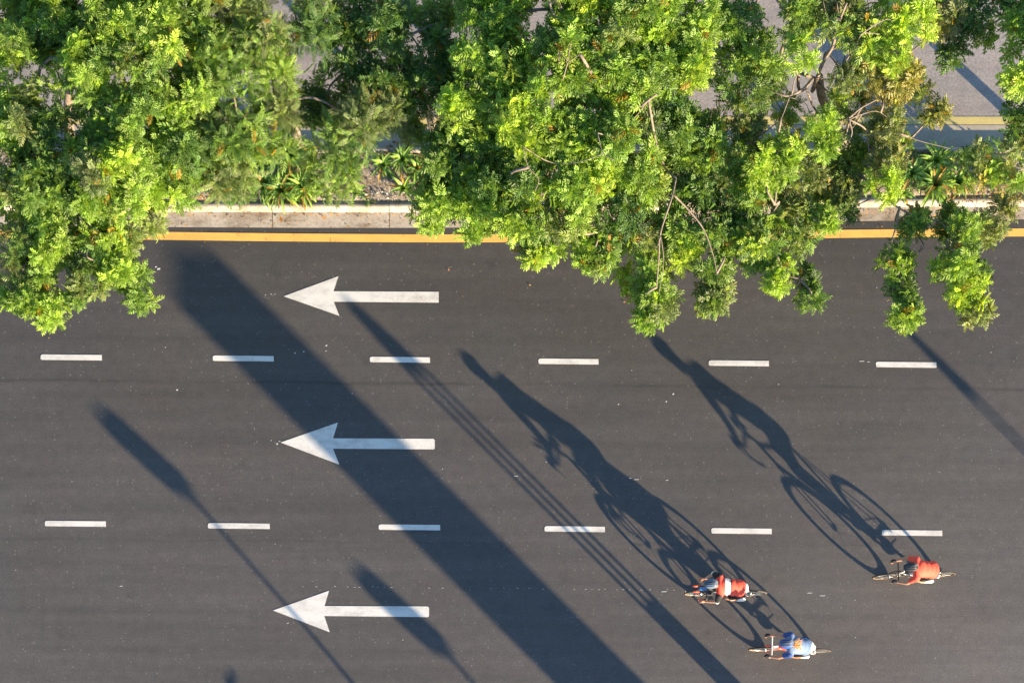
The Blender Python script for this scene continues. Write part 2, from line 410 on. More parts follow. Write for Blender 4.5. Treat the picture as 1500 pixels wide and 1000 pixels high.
# small dotted survey line and stray paint flecks
m = MB()
for k in range(62):
    x = 425 + k * 9.2 + random.uniform(-1.5, 1.5); y = 858.3 + (x - 425) * 0.0095 + random.uniform(-.5, .5)
    if random.random() < 0.45: continue
    l = random.uniform(1.0, 3.4); c = W(x, y)
    m.add([(c.x, c.y - .003, .005), (c.x + l / 72, c.y - .004, .005), (c.x + l / 72, c.y + .003, .005), (c.x, c.y + .004, .005)], [(0, 1, 2, 3)])
for (x, y, l, w) in [(230, 394, 5, 3), (227, 391, 3, 2), (408, 646, 3, 1), (405, 650, 2, 3), (396, 645, 2, 1), (928, 702, 8, 1), (921, 700, 4, 1), (975, 703, 4, 1), (752, 697, 7, 1),
                     (396, 431, 2, 1), (388, 432, 2, 1), (402, 431, 1.5, 1), (431, 517, 2, 2), (444, 515, 2, 2), (477, 506, 2.5, 2), (477, 514, 1.5, 1.5), (1258, 529, 8, 1), (1270, 530, 4, 1),
                     (1182, 868, 8, 1), (1200, 872, 9, 1), (1020, 864, 6, 1), (968, 866, 9, 1.2), (258, 571, 3, 2), (420, 912, 3, 1), (175, 858, 5, 1), (985, 577, 2.5, 2.5), (975, 588, 2, 2), (905, 592, 2, 2)]:
    c = W(x, y); m.add([(c.x, c.y - w / 150, .005), (c.x + l / 80, c.y - w / 190, .005), (c.x + l / 72, c.y + w / 150, .005), (c.x + l / 400, c.y + w / 170, .005)], [(0, 1, 2, 3)])
for k in range(70):
    c = W(random.uniform(0, 1500), random.uniform(380, 1000)); r = random.uniform(.005, .012)
    a = random.uniform(0, 6)
    m.add([(c.x + r * math.cos(a + q * 1.571 + random.uniform(-.3, .3)), c.y + r * math.sin(a + q * 1.571), .005) for q in range(4)], [(0, 1, 2, 3)])
o = m.obj('paint_fleck', M['white'], near); o['kind'] = 'stuff'

# ------------------------------------------------------------------ foliage
def make_leaf_template(L_, pairs, ll, lw, droop=0.35, fold=0.25, ang=62, kind='elliptic', terminal=True, rng=RNG):
    """one pinnate leaf along +x, up +z; returns verts and quads"""
    vs, fs = [], []
    def leaflet(p, d, up, l, w):
        d = d.normalized(); s = up.cross(d).normalized(); u = d.cross(s)
        tip = p + d * l - up * l * 0.16
        a1 = p + d * l * .30 + s * w * .46 + u * w * fold; a2 = p + d * l * .72 + s * w * .40 + u * w * fold
        b1 = p + d * l * .30 - s * w * .46 + u * w * fold; b2 = p + d * l * .72 - s * w * .40 + u * w * fold
        n = len(vs); vs.extend([p, a1, a2, tip, b2, b1])
        fs.extend([(n, n + 1, n + 2, n + 3), (n, n + 3, n + 4, n + 5)])
    up = Vector((0, 0, 1)); A = math.radians(ang)
    for i in range(pairs):
        t = 0.16 + 0.80 * i / (pairs - 1)
        p = Vector((t * L_, 0, -droop * L_ * t * t)); sl = Vector((1, 0, -2 * droop * t)).normalized()
        k = (0.72 + 0.42 * math.sin(math.pi * (0.15 + 0.75 * t)))
        for sgn in (-1, 1):
            jj = rng.uniform(-.13, .13); a = A * (1 - 0.30 * t) + jj
            d = sl * math.cos(a) + Vector((0, sgn * math.sin(a), 0)) + Vector((0, 0, rng.uniform(-.22, .12)))
            leaflet(p, d, up, ll * k * rng.uniform(.88, 1.1), lw * k)
    if terminal:
        p = Vector((L_, 0, -droop * L_)); leaflet(p, Vector((1, 0, -2 * droop)), up, ll, lw)
    r = 0.004; n = len(vs)                        # rachis
    for t in (0, .5, 1):
        for s in (-1, 1): vs.append(Vector((t * L_, s * r, -droop * L_ * t * t - .002)))
    fs.extend([(n, n + 1, n + 3, n + 2), (n + 2, n + 3, n + 5, n + 4)])
    return np.array([tuple(v) for v in vs]), np.array(fs)

TPL = {
    'broad': [make_leaf_template(0.30, 5, 0.115, 0.047, d, 0.22, 56) for d in (.2, .4, .6)],
    'fern': [make_leaf_template(0.40, 8, 0.100, 0.027, d, 0.15, 60) for d in (.08, .2, .3)],
    'loose': [make_leaf_template(0.30, 4, 0.135, 0.062, d, 0.2, 55) for d in (.2, .4, .6)],
}
def norm(a): return a / (np.linalg.norm(a, axis=-1, keepdims=True) + 1e-9)

class Foliage:
    def __init__(s): s.V = []; s.F = []; s.C = []; s.n = 0
    def leaves(s, tpl, pos, X, Z, scale, col):
        """place template leaves: pos (k,3), X leaf direction, Z leaf up"""
        X = norm(X); Y = norm(np.cross(Z, X)); Z = np.cross(X, Y)
        ids = RNG.integers(0, len(tpl), len(pos))
        for t, (tv, tf) in enumerate(tpl):
            k = np.nonzero(ids == t)[0]
            if not len(k): continue
            R = np.stack([X[k], Y[k], Z[k]], axis=2)                 # columns
            v = np.einsum('kij,nj->kni', R, tv) * scale[k, None, None] + pos[k, None, :]
            nv = len(tv); f = tf[None] + (np.arange(len(k)) * nv)[:, None, None] + s.n
            s.V.append(v.reshape(-1, 3)); s.F.append(f.reshape(-1, 4)); s.n += nv * len(k)
            s.C.append(np.repeat(col[k], nv, axis=0))
    def rosettes(s, tpl, P, A, col, size, K=(8, 11)):
        """P positions, A axes, colours per rosette"""
        pos, X, Z, sc, cc = [], [], [], [], []
        for p, a, c, sz in zip(P, A, col, size):
            k = int(RNG.integers(K[0], K[1] + 1)); a = a / np.linalg.norm(a)
            u = np.cross(a, [0.3, 0.9, 0.2]); u /= np.linalg.norm(u); w = np.cross(a, u); ph = RNG.uniform(0, 6.28)
            for i in range(k):
                an = ph + i * 2.3999 + RNG.uniform(-.2, .2); el = math.radians(12 + 62 * (i + .5) / k + RNG.uniform(-8, 8))
                # inner leaves point up the axis, outer ones spread
                rad = u * math.cos(an) + w * math.sin(an)
                d = a * math.cos(el) + rad * math.sin(el); up = a * math.sin(el) - rad * math.cos(el) * 0.9
                pos.append(p + a * 0.05 * (1 - i / k) + d * .02); X.append(d); Z.append(up)
                sc.append(sz * RNG.uniform(.75, 1.1) * (0.72 + 0.36 * i / k))
                j = RNG.uniform(.62, 1.28); young = max(0, 1 - i / (k * .55))
                q = np.array(c) * j; q = q * (1 - .35 * young) + np.array([q[1] * .80, q[1] * 1.32, q[2] * .9]) * .35 * young
                if RNG.random() < .012: q = np.array([.40, .27, .03]) * RNG.uniform(.5, 1.1)
                cc.append(q)
        s.leaves(tpl, np.array(pos), np.array(X), np.array(Z), np.array(sc), np.array(cc))
    def obj(s, name, mat, parent):
        V = np.concatenate(s.V); F = np.concatenate(s.F); C = np.concatenate(s.C)
        me = bpy.data.meshes.new(name); nv, nf = len(V), len(F)
        me.vertices.add(nv); me.vertices.foreach_set('co', V.astype(np.float32).ravel())
        me.loops.add(nf * 4); me.loops.foreach_set('vertex_index', F.astype(np.int32).ravel())
        me.polygons.add(nf); me.polygons.foreach_set('loop_start', np.arange(0, nf * 4, 4, dtype=np.int32))
        me.polygons.foreach_set('loop_total', np.full(nf, 4, dtype=np.int32))
        me.update(calc_edges=True)
        ca = me.color_attributes.new('Col', 'FLOAT_COLOR', 'POINT')
        ca.data.foreach_set('color', np.concatenate([np.clip(C, 0.004, .8), np.ones((nv, 1))], axis=1).astype(np.float32).ravel())
        return link(me, name, mat, parent)

GREENS = {
    'deep': ((0.069, 0.159, 0.048), (0.112, 0.228, 0.057)),
    'mid': ((0.116, 0.234, 0.052), (0.202, 0.343, 0.075)),
    'bright': ((0.194, 0.350, 0.059), (0.318, 0.484, 0.085)),
    'lime': ((0.340, 0.514, 0.067), (0.480, 0.623, 0.091)),
    'olive': ((0.148, 0.202, 0.091), (0.293, 0.335, 0.145)),
    'gold': ((0.309, 0.311, 0.091), (0.526, 0.436, 0.134)),
}
def pick_col(mix):
    r = RNG.random() * sum(w for _, w in mix); acc = 0
    for k, w in mix:
        acc += w
        if r <= acc: break
    a, b = GREENS[k]; t = RNG.random()
    return [a[i] * (1 - t) + b[i] * t for i in range(3)]

NR = 40.0
MIXES = {
    'A': (('mid', 4), ('bright', 5.5), ('deep', .8), ('olive', 2), ('lime', 1.0), ('gold', .12)),
    'F': (('mid', 3.5), ('olive', 4), ('bright', 2.4), ('deep', 1.2)),
    'K': (('deep', 6), ('mid', 4), ('olive', .8)),
    'C': (('bright', 6.5), ('mid', 4), ('lime', 1.5), ('deep', .8), ('olive', .4), ('gold', .3)),
    'L': (('lime', 5), ('bright', 5)),
    'Y': (('olive', 5), ('gold', 4), ('mid', 1.2)),
    'O': (('olive', 5.5), ('mid', 2.5), ('bright', 1), ('gold', .6)),
}
def tree(name, base, lobes, label, cat, group, tpl, trunk_pts, trunk_r, bare=(), twig=True, size=1.0, dens=1.0):
    """base: foot position; lobes: (px,py,rx,ry,z,mix[,density]); trunk_pts: [(px,py,z)...] from foot up to the fork"""
    root = empty(name, base, label, cat, group)
    inv = Matrix.Translation(-Vector(base))
    fo = Foliage(); wood = MB(); br = MB()
    tp = curve([inv @ W(*p) for p in trunk_pts], 5); n = len(tp)
    wood.tube(tp, [trunk_r * (1.25 if i == 0 else 1) * (1 - .45 * i / n) for i in range(n)], 10)
    forks = [tp[int(n * .55)], tp[int(n * .75)], tp[-1]]
    nodes = list(forks) + tp[n // 2:]
    for path, r0, r1 in sorted(bare, key=lambda b: min((q - inv @ W(*b[0][0])).length for q in nodes)):
        r0 *= .78; r1 *= .78
        pp = [inv @ W(*p) for p in path]
        ends = [(min((q - e).length for q in nodes), e is pp[-1], e) for e in (pp[0], pp[-1])]
        if ends[1][0] < ends[0][0] * .5: pp.reverse()
        f = min(nodes, key=lambda q: (q - pp[0]).length)
        if (f - pp[0]).length > .12:                       # limb that carries it, deeper inside the crown
            lk = curve([f, (f * 2 + pp[0]) / 3 - Vector((0, 0, .5)), (f + pp[0] * 2) / 3 - Vector((0, 0, .55)), pp[0]], 5)
            br.tube(lk, [r0 * 1.1] * len(lk), 7)
        bp_ = curve(pp, 5)
        br.tube(bp_, [r0 + (r1 - r0) * i / len(bp_) for i in range(len(bp_))], 7)
        nodes += pp[1:]
    order = sorted(lobes, key=lambda l: min((q - inv @ W(l[0], l[1], l[4])).length for q in nodes))
    for lb in order:
        px, py, rx, ry, z, mx = lb[:6]; dd = lb[6] if len(lb) > 6 else 1.0
        c = inv @ W(px, py, z); k = (H - z) / H / PPM
        RX, RY = rx * k, ry * k; RZ = (RX + RY) * .42
        # limb from the nearest fork to the lobe
        f = min(nodes, key=lambda q: (q - c).length + (.5 if q.z > c.z + .3 else 0))
        mid = (f + c) / 2 + Vector((RNG.uniform(-.2, .2), RNG.uniform(-.2, .2), 0.15 + .06 * (f - c).length))
        lp = curve([f, mid, c - Vector((0, 0, RZ * .5))], 6)
        wd = 0.018 + 0.022 * math.sqrt(RX * RY)
        L_ = (f - c).length; wd = min(wd, .030) * (.6 + .3 * min(2, L_))
        br.tube(lp, [max(.008, wd * (1.2 - .75 * i / len(lp))) for i in range(len(lp))], 6)
        nodes.append(lp[-1]); nodes.append(lp[len(lp) // 2])
        # clumps inside the lobe, rosettes round each clump
        area = math.pi * RX * RY
        nc = max(1, int(round(area / 0.20)))
        nros = max(4, int(round(area * NR * dd * dens)))
        cl = []
        for _ in range(nc):
            v = RNG.normal(size=3); v /= np.linalg.norm(v); v *= RNG.random() ** .45 * .80
            q = np.array([c.x + v[0] * RX, c.y + v[1] * RY, c.z + v[2] * RZ])
            cl.append((q, pick_col(MIXES[mx] if mx == 'Y' else [w for w in MIXES[mx] if w[0] != 'gold'])))
            if twig and nc > 1:
                e = Vector(q); s0 = lp[-1]
                br.tube(curve([s0, (s0 + e) / 2 + Vector((RNG.uniform(-.08, .08), RNG.uniform(-.08, .08), .03)), e], 4), [.012, .011, .010, .009, .008, .007, .006, .005, .004][:9], 4)
        P, A, CC, SZ = [], [], [], []
        cr_ = min(RX, RY, .40)
        for i in range(nros):
            q, qc = cl[i % nc]
            v = RNG.normal(size=3) + np.array([.10, -.18, .35]); v /= np.linalg.norm(v)
            p = q + v * np.array([1, 1, .8]) * cr_ * (.55 + .45 * RNG.random()) * (.92 if nc > 1 else .8)
            # keep inside the surveyed lobe outline
            e = np.array([(p[0] - c.x) / RX, (p[1] - c.y) / RY]); l = np.linalg.norm(e); lim = 1 - (.19 if min(RX, RY) > .5 else .07) / max(.2, min(RX, RY))
            if l > lim: p[0] = c.x + (p[0] - c.x) * lim / l; p[1] = c.y + (p[1] - c.y) * lim / l
            a = v * .75 + np.array([0, -.08, .55]) + RNG.normal(size=3) * .18
            j = np.array(pick_col(MIXES[mx])); cc = np.array(qc) * .72 + j * .28
            P.append(p); A.append(a); CC.append(cc); SZ.append(size * .77 * RNG.uniform(.78, 1.08) * (1.0 if cr_ > .3 else .85))
        fo.rosettes(tpl, P, A, CC, SZ, (5, 6) if tpl is TPL['fern'] else (8, 11))
    wood.obj('trunk', M['bark'], root, True); br.obj('branches', M['bark'], root, True)
    fo.obj('crown', M['leaf'], root)
    return root

G = 'trees planted along the median strip'
tree('median_tree', W(105, 250, .12), [
    (50, -30, 120, 70, 5.3, 'A'), (200, -20, 120, 70, 5.3, 'A'), (55, 50, 115, 70, 5.2, 'A'), (190, 60, 105, 70, 5.4, 'A'), (280, 40, 60, 60, 5.0, 'A'),
    (40, 170, 85, 70, 4.9, 'A'), (170, 165, 95, 60, 5.0, 'C'), (265, 150, 55, 60, 4.7, 'A'), (110, 100, 70, 50, 5.5, 'L', .5),
    (45, 280, 85, 65, 4.5, 'A'), (150, 260, 90, 62, 4.7, 'A'), (235, 240, 62, 55, 4.5, 'A'), (258, 282, 38, 30, 3.9, 'A'),
    (55, 355, 75, 42, 4.2, 'A'), (150, 345, 62, 42, 4.2, 'A'), (212, 318, 28, 22, 3.8, 'A'), (160, 225, 30, 30, 5.3, 'L', .8), (180, 300, 26, 26, 4.9, 'L', .8),
    (35, 415, 52, 44, 4.0, 'A'), (68, 448, 28, 26, 3.9, 'A'), (132, 412, 38, 26, 3.9, 'K'), (165, 385, 30, 26, 4.2, 'L'), (196, 420, 30, 28, 3.7, 'C'), (122, 430, 26, 18, 3.9, 'A')],
    'large round tree at the left frame edge overhanging the first lane', 'tree', G, TPL['broad'],
    [(105, 250, .1), (103, 215, 1.2), (100, 160, 2.4), (102, 125, 3.2)], .13,
    bare=[([(100, 160, 2.4), (90, 260, 3.4), (80, 340, 3.8), (100, 390, 3.9)], .05, .015), ([(65, 345, 4), (53, 375, 4)], .012, .008)], size=.90, dens=1.2)
tree('median_tree', W(437, 212, .12), [
    (345, -20, 85, 50, 5.2, 'F'), (350, 45, 78, 55, 5.0, 'F'), (325, 120, 55, 50, 4.7, 'F'), (395, 100, 38, 50, 4.6, 'F', .8), (345, 190, 62, 48, 4.4, 'F'),
    (400, 150, 38, 32, 4.2, 'K'), (330, 250, 48, 42, 3.8, 'F'), (350, 285, 28, 20, 3.2, 'F'), (398, 200, 34, 34, 3.8, 'F'), (290, 200, 34, 50, 4.2, 'K'),
    (455, 45, 34, 42, 4.7, 'K'), (452, -20, 40, 30, 4.9, 'F'), (500, 205, 45, 34, 4.0, 'F'), (525, 175, 44, 30, 4.1, 'F'), (492, 245, 38, 42, 3.3, 'F', .8), (560, 168, 38, 22, 4.0, 'O')],
    'fern leaved yellow green tree with its bare trunk showing in the gap', 'tree', G, TPL['fern'],
    [(437, 212, .1), (432, 185, .9), (427, 150, 2.0), (425, 105, 3.1), (414, 40, 4.3)], .10,
    bare=[([(425, 105, 3.1), (438, 60, 3.6), (430, 10, 4.2)], .035, .02)], size=1.0, dens=1.5)
tree('median_tree', W(640, 225, .12), [
    (520, 30, 45, 42, 4.4, 'K'), (580, 40, 50, 40, 4.6, 'K'), (640, 30, 45, 28, 4.5, 'K'), (510, 95, 40, 38, 4.1, 'K'), (565, 95, 48, 38, 4.2, 'K'),
    (480, 150, 42, 32, 3.8, 'K'), (540, 140, 48, 34, 3.9, 'K'), (600, 140, 40, 34, 3.9, 'K'), (650, 130, 36, 55, 4.0, 'K'), (610, 175, 36, 24, 3.8, 'O'), (625, 85, 34, 30, 4.4, 'K')],
    'dark shaded tree in the middle, left of the big bright crown', 'tree', G, TPL['broad'],
    [(640, 225, .1), (632, 180, 1.2), (610, 120, 2.6), (590, 80, 3.4)], .09, size=.9, dens=1.1)
tree('median_tree', W(845, 262, .12), [
    (720, 10, 65, 60, 5.2, 'C'), (830, 0, 70, 50, 5.5, 'C'), (930, 10, 75, 60, 5.4, 'C'), (1010, 30, 36, 50, 5.0, 'C'),
    (725, 100, 70, 60, 5.1, 'C'), (830, 90, 75, 60, 5.4, 'C'), (925, 100, 80, 60, 5.2, 'C'), (985, 90, 55, 60, 4.9, 'C'),
    (690, 170, 55, 52, 4.6, 'C'), (780, 175, 75, 60, 4.9, 'C'), (880, 185, 75, 60, 4.8, 'C'), (965, 175, 62, 58, 4.4, 'K'), (1020, 205, 38, 46, 4.1, 'K'),
    (665, 230, 52, 45, 4.0, 'C'), (750, 250, 70, 50, 4.3, 'C'), (850, 260, 68, 48, 4.5, 'C'), (930, 262, 55, 42, 4.1, 'C'), (1000, 270, 46, 36, 3.7, 'K'),
    (640, 280, 45, 36, 3.6, 'C'), (625, 318, 26, 22, 3.4, 'C'), (690, 300, 50, 38, 3.8, 'C'), (765, 310, 48, 36, 3.9, 'C'), (832, 322, 46, 34, 3.8, 'A'), (690, 330, 26, 17, 3.4, 'A'), (900, 325, 42, 36, 3.8, 'K'),
    (790, 352, 34, 26, 3.5, 'C'), (790, 376, 22, 16, 3.4, 'C'), (868, 368, 34, 26, 3.5, 'A'), (885, 388, 18, 12, 3.4, 'A'), (948, 345, 30, 28, 3.4, 'A'), (1005, 335, 42, 32, 3.4, 'C'), (990, 370, 28, 24, 3.3, 'A'),
    (935, 400, 30, 30, 3.2, 'A'), (955, 440, 32, 26, 3.1, 'A'), (938, 460, 36, 20, 3.0, 'C'), (1046, 385, 24, 26, 3.3, 'O'), (1044, 425, 30, 24, 3.1, 'O'), (1046, 448, 22, 14, 3.0, 'C')],
    'largest bright green tree with a wide dense crown in the middle', 'tree', G, TPL['broad'],
    [(845, 262, .1), (842, 215, 1.4), (835, 120, 3.2), (833, 35, 4.7)], .15,
    bare=[([(838, 60, 5.0), (830, 30, 5.5), (808, -12, 6.1)], .065, .045), ([(832, 32, 5.5), (812, 22, 5.8), (802, -5, 6.0)], .03, .02),
          ([(990, 262, 4.5), (984, 290, 4.6), (968, 340, 4.4), (965, 380, 4.0), (962, 420, 3.7)], .024, .012), ([(986, 285, 4.6), (1006, 305, 4.4), (1030, 335, 4.2), (1044, 372, 4.0), (1050, 400, 3.9)], .022, .010),
          ([(968, 345, 4.5), (972, 385, 4.3), (965, 430, 4.1)], .010, .006), ([(826, 112, 6.0), (832, 88, 6.1), (836, 62, 6.2)], .014, .007), ([(832, 90, 6.1), (818, 76, 6.1)], .010, .006), ([(832, 92, 6.1), (850, 80, 6.1)], .009, .005),
          ([(875, 195, 5.6), (884, 225, 5.6), (900, 235, 5.6)], .012, .006), ([(766, 215, 5.3), (774, 245, 5.2), (789, 262, 5.1), (784, 280, 5.0)], .010, .006), ([(940, 155, 5.4), (950, 147, 5.5), (962, 138, 5.5)], .03, .02)], size=1.0, dens=1.1)
tree('median_tree', W(1262, 262, .12), [
    (1085, 20, 50, 45, 4.9, 'C', .75), (1150, 5, 40, 28, 5.2, 'C', .6), (1110, 75, 40, 34, 4.7, 'C', .7), (1183, 77, 25, 25, 5.3, 'L'), (1105, 125, 40, 32, 4.4, 'O', .7), (1082, 168, 32, 28, 4.0, 'O', .9), (1062, 100, 28, 40, 4.4, 'C', .7), (1185, 40, 34, 26, 4.9, 'O', .6), (1290, 60, 30, 24, 4.8, 'C', .6),
    (1215, 20, 46, 32, 5.0, 'O', .6), (1270, 20, 36, 36, 5.0, 'O', .6), (1322, 32, 44, 40, 5.0, 'L', .9), (1245, 60, 30, 26, 4.8, 'C', .6), (1370, 22, 30, 34, 4.5, 'Y', .9), (1285, 75, 40, 26, 4.3, 'Y', .6),
    (1335, 105, 40, 32, 4.2, 'Y', .9), (1240, 105, 32, 24, 4.3, 'O', .7), (1290, 125, 40, 28, 4.0, 'Y', .7), (1355, 150, 34, 24, 3.8, 'Y', .7), (1398, 92, 22, 24, 4.2, 'K'), (1322, 92, 18, 16, 5, 'L'), (1362, 165, 22, 16, 3.7, 'Y'),
    (1195, 175, 30, 24, 4.4, 'L', .8), (1145, 155, 26, 22, 4.0, 'O', .7), (1235, 150, 34, 24, 3.8, 'O', .7),
    (1080, 240, 38, 36, 3.6, 'O', .8), (1148, 215, 30, 26, 4.2, 'L'), (1132, 258, 34, 32, 4.2, 'L', .9), (1205, 220, 34, 26, 4.1, 'L', .8), (1165, 265, 36, 34, 3.5, 'O', .7), (1220, 260, 34, 34, 3.4, 'O', .8), (1250, 225, 30, 36, 3.5, 'K', .8), (1110, 205, 26, 22, 3.8, 'Y', .7),
    (1300, 190, 38, 28, 3.8, 'O', .8), (1330, 205, 26, 20, 3.6, 'O', .8), (1290, 235, 30, 24, 3.7, 'Y', .6), (1282, 280, 26, 26, 4.0, 'L'), (1250, 300, 32, 20, 3.3, 'K'), (1160, 295, 40, 24, 3.5, 'O', .8), (1085, 300, 46, 32, 3.6, 'C', .8), (1212, 300, 26, 22, 3.2, 'O', .7),
    (1060, 335, 36, 28, 3.5, 'C'), (1110, 340, 42, 32, 3.6, 'C'), (1160, 335, 40, 30, 3.5, 'O'), (1198, 330, 20, 28, 3.6, 'L'), (1120, 370, 36, 24, 3.4, 'C'), (1145, 398, 30, 24, 3.5, 'L'), (1178, 410, 18, 18, 3.1, 'K'), (1183, 430, 20, 20, 3.2, 'C'), (1140, 418, 18, 10, 3.3, 'A'),
    (1345, 320, 24, 14, 3.2, 'K'), (1345, 340, 26, 20, 3.4, 'C'), (1310, 385, 29, 22, 3.6, 'C'), (1313, 415, 25, 22, 3.3, 'K'), (1312, 455, 30, 28, 3.4, 'C'), (1322, 432, 18, 20, 3.2, 'Y'),
    (1402, 320, 26, 20, 3.3, 'K'), (1440, 325, 32, 28, 3.2, 'O'), (1404, 350, 32, 26, 3.7, 'C'), (1395, 383, 32, 26, 3.7, 'C'), (1425, 400, 26, 20, 3.4, 'K'), (1422, 425, 32, 26, 3.5, 'C'), (1425, 455, 24, 22, 3.4, 'O'), (1385, 330, 16, 18, 3.1, 'K')],
    'sparse tree with grey limbs showing and thin sprigs hanging over the road', 'tree', G, TPL['broad'],
    [(1262, 262, .1), (1250, 235, 1.0), (1228, 190, 2.2), (1205, 145, 3.2), (1200, 112, 3.9)], .12,
    bare=[([(1200, 118, 3.9), (1170, 106, 4.1), (1140, 95, 4.3), (1128, 112, 4.4)], .045, .03), ([(1142, 96, 4.3), (1146, 72, 4.5), (1160, 42, 4.8), (1168, 10, 5.2)], .05, .035), ([(1140, 97, 4.3), (1155, 82, 4.5), (1166, 76, 4.6)], .03, .02),
          ([(1198, 112, 4.1), (1206, 90, 4.4), (1220, 68, 4.8), (1226, 40, 5.1), (1240, 5, 5.5)], .045, .025), ([(1204, 98, 4.3), (1212, 80, 4.5), (1216, 74, 4.7), (1245, 62, 5.0)], .028, .018), ([(1222, 60, 4.9), (1212, 28, 5.2), (1205, 0, 5.3)], .016, .010), ([(1230, 35, 5.2), (1226, 5, 5.4)], .014, .01),
          ([(1190, 116, 4.2), (1180, 128, 4.4), (1155, 141, 4.6), (1132, 134, 4.6)], .035, .016), ([(1157, 140, 4.6), (1150, 160, 4.6), (1144, 175, 4.6)], .018, .010), ([(1160, 138, 4.6), (1165, 115, 4.8), (1172, 104, 4.9)], .018, .010), ([(1155, 142, 4.6), (1178, 150, 4.6), (1186, 165, 4.6)], .012, .007),
          ([(1262, 50, 5.3), (1284, 35, 5.3), (1300, 28, 5.3)], .014, .008), ([(1262, 48, 5.3), (1288, 50, 5.2)], .012, .008), ([(1245, 80, 4.8), (1265, 75, 4.8), (1285, 73, 4.8)], .016, .009),
          ([(1355, 60, 4.4), (1385, 52, 4.3), (1410, 40, 4.3), (1428, 38, 4.2)], .018, .012), ([(1245, 172, 4.4), (1262, 158, 4.3), (1285, 146, 4.3)], .022, .012), ([(1244, 175, 4.4), (1268, 190, 4.0), (1272, 215, 3.9), (1275, 240, 3.8)], .020, .014), ([(1247, 174, 4.4), (1262, 168, 4.3), (1290, 165, 4.2), (1330, 200, 3.9), (1392, 218, 3.6)], .012, .005),
          ([(1244, 178, 4.4), (1248, 195, 4.3), (1240, 212, 4.2), (1230, 220, 4.2)], .018, .010), ([(1245, 240, 3.4), (1280, 275, 3.6), (1302, 294, 3.7), (1330, 312, 3.7), (1378, 325, 3.7)], .035, .018), ([(1318, 303, 3.7), (1313, 330, 3.7), (1306, 355, 3.7), (1305, 375, 3.6)], .022, .014), ([(1378, 325, 3.7), (1405, 360, 3.6), (1420, 420, 3.4)], .016, .008), ([(1335, 378, 3.5), (1347, 368, 3.5)], .008, .005),
          ([(1137, 278, 4.2), (1135, 300, 4.1)], .025, .02), ([(1065, 200, 4.2), (1050, 215, 4.3), (1010, 210, 4.3)], .012, .008)], size=.95, dens=1.05)
tree('median_tree', W(1585, 262, .12), [
    (1455, 10, 46, 30, 4.6, 'K'), (1500, 45, 26, 46, 4.7, 'C'), (1418, 32, 22, 22, 4.3, 'K'), (1495, 110, 28, 36, 4.6, 'C'), (1490, 160, 28, 28, 4.2, 'K'), (1485, 200, 22, 24, 3.8, 'O'), (1560, 100, 50, 90, 4.8, 'C'), (1580, 200, 60, 60, 4.2, 'C'), (1580, 10, 70, 60, 5, 'C'), (1440, 42, 22, 16, 4.3, 'O')],
    'tree at the right frame edge, only its leafy left side in view', 'tree', G, TPL['loose'],
    [(1585, 262, .1), (1580, 200, 1.6), (1570, 130, 3.0)], .11, size=.9, dens=.85)

def bush(lobes, base, label, mixsize=.62):
    root = empty('shrub', base, label, 'shrub', 'low shrubs in the median bed'); inv = Matrix.Translation(-Vector(base))
    fo = Foliage(); st = MB()
    for px, py, rx, ry, z, mx in lobes:
        c = inv @ W(px, py, z); k = 1 / PPM; n = int(math.pi * rx * ry * k * k * 26)
        st.tube([(0, 0, 0), (c.x * .6, c.y * .6, c.z * .5), (c.x, c.y, c.z)], [.018, .013, .008], 5)
        P = [np.array(c) + np.array([rx * k * .8, ry * k * .8, .22]) * (lambda v: v / np.linalg.norm(v) * RNG.random() ** .4)(RNG.normal(size=3)) for _ in range(n)]
        A = [np.array([0, -.1, 1]) + RNG.normal(size=3) * .4 for _ in range(n)]
        fo.rosettes(TPL['broad'], P, A, [pick_col(MIXES[mx]) for _ in range(n)], [mixsize * RNG.uniform(.8, 1.1) for _ in range(n)], (6, 8))
    st.obj('stem', M['bark'], root, True); fo.obj('foliage', M['leaf'], root)
bush([(1420, 232, 30, 26, .8, 'K'), (1450, 255, 26, 22, .6, 'C'), (1425, 262, 22, 16, .5, 'O'), (1445, 225, 20, 16, .9, 'K')], W(1435, 262, .12), 'dark green leafy shrub in the bed right of the strappy plants')
bush([(1485, 250, 26, 26, .7, 'C'), (1480, 275, 26, 16, .4, 'O')], W(1485, 270, .12), 'light green low shrub at the right frame edge above the kerb')
bush([(1050, 258, 30, 20, .6, 'O'), (1085, 275, 30, 16, .4, 'K')], W(1065, 275, .12), 'olive low shrub under the gap between the bright and the sparse tree')
bush([(270, 292, 20, 10, .3, 'Y')], W(272, 296, .12), 'small dry brownish shrub beside the kerb right of the left tree', .4)

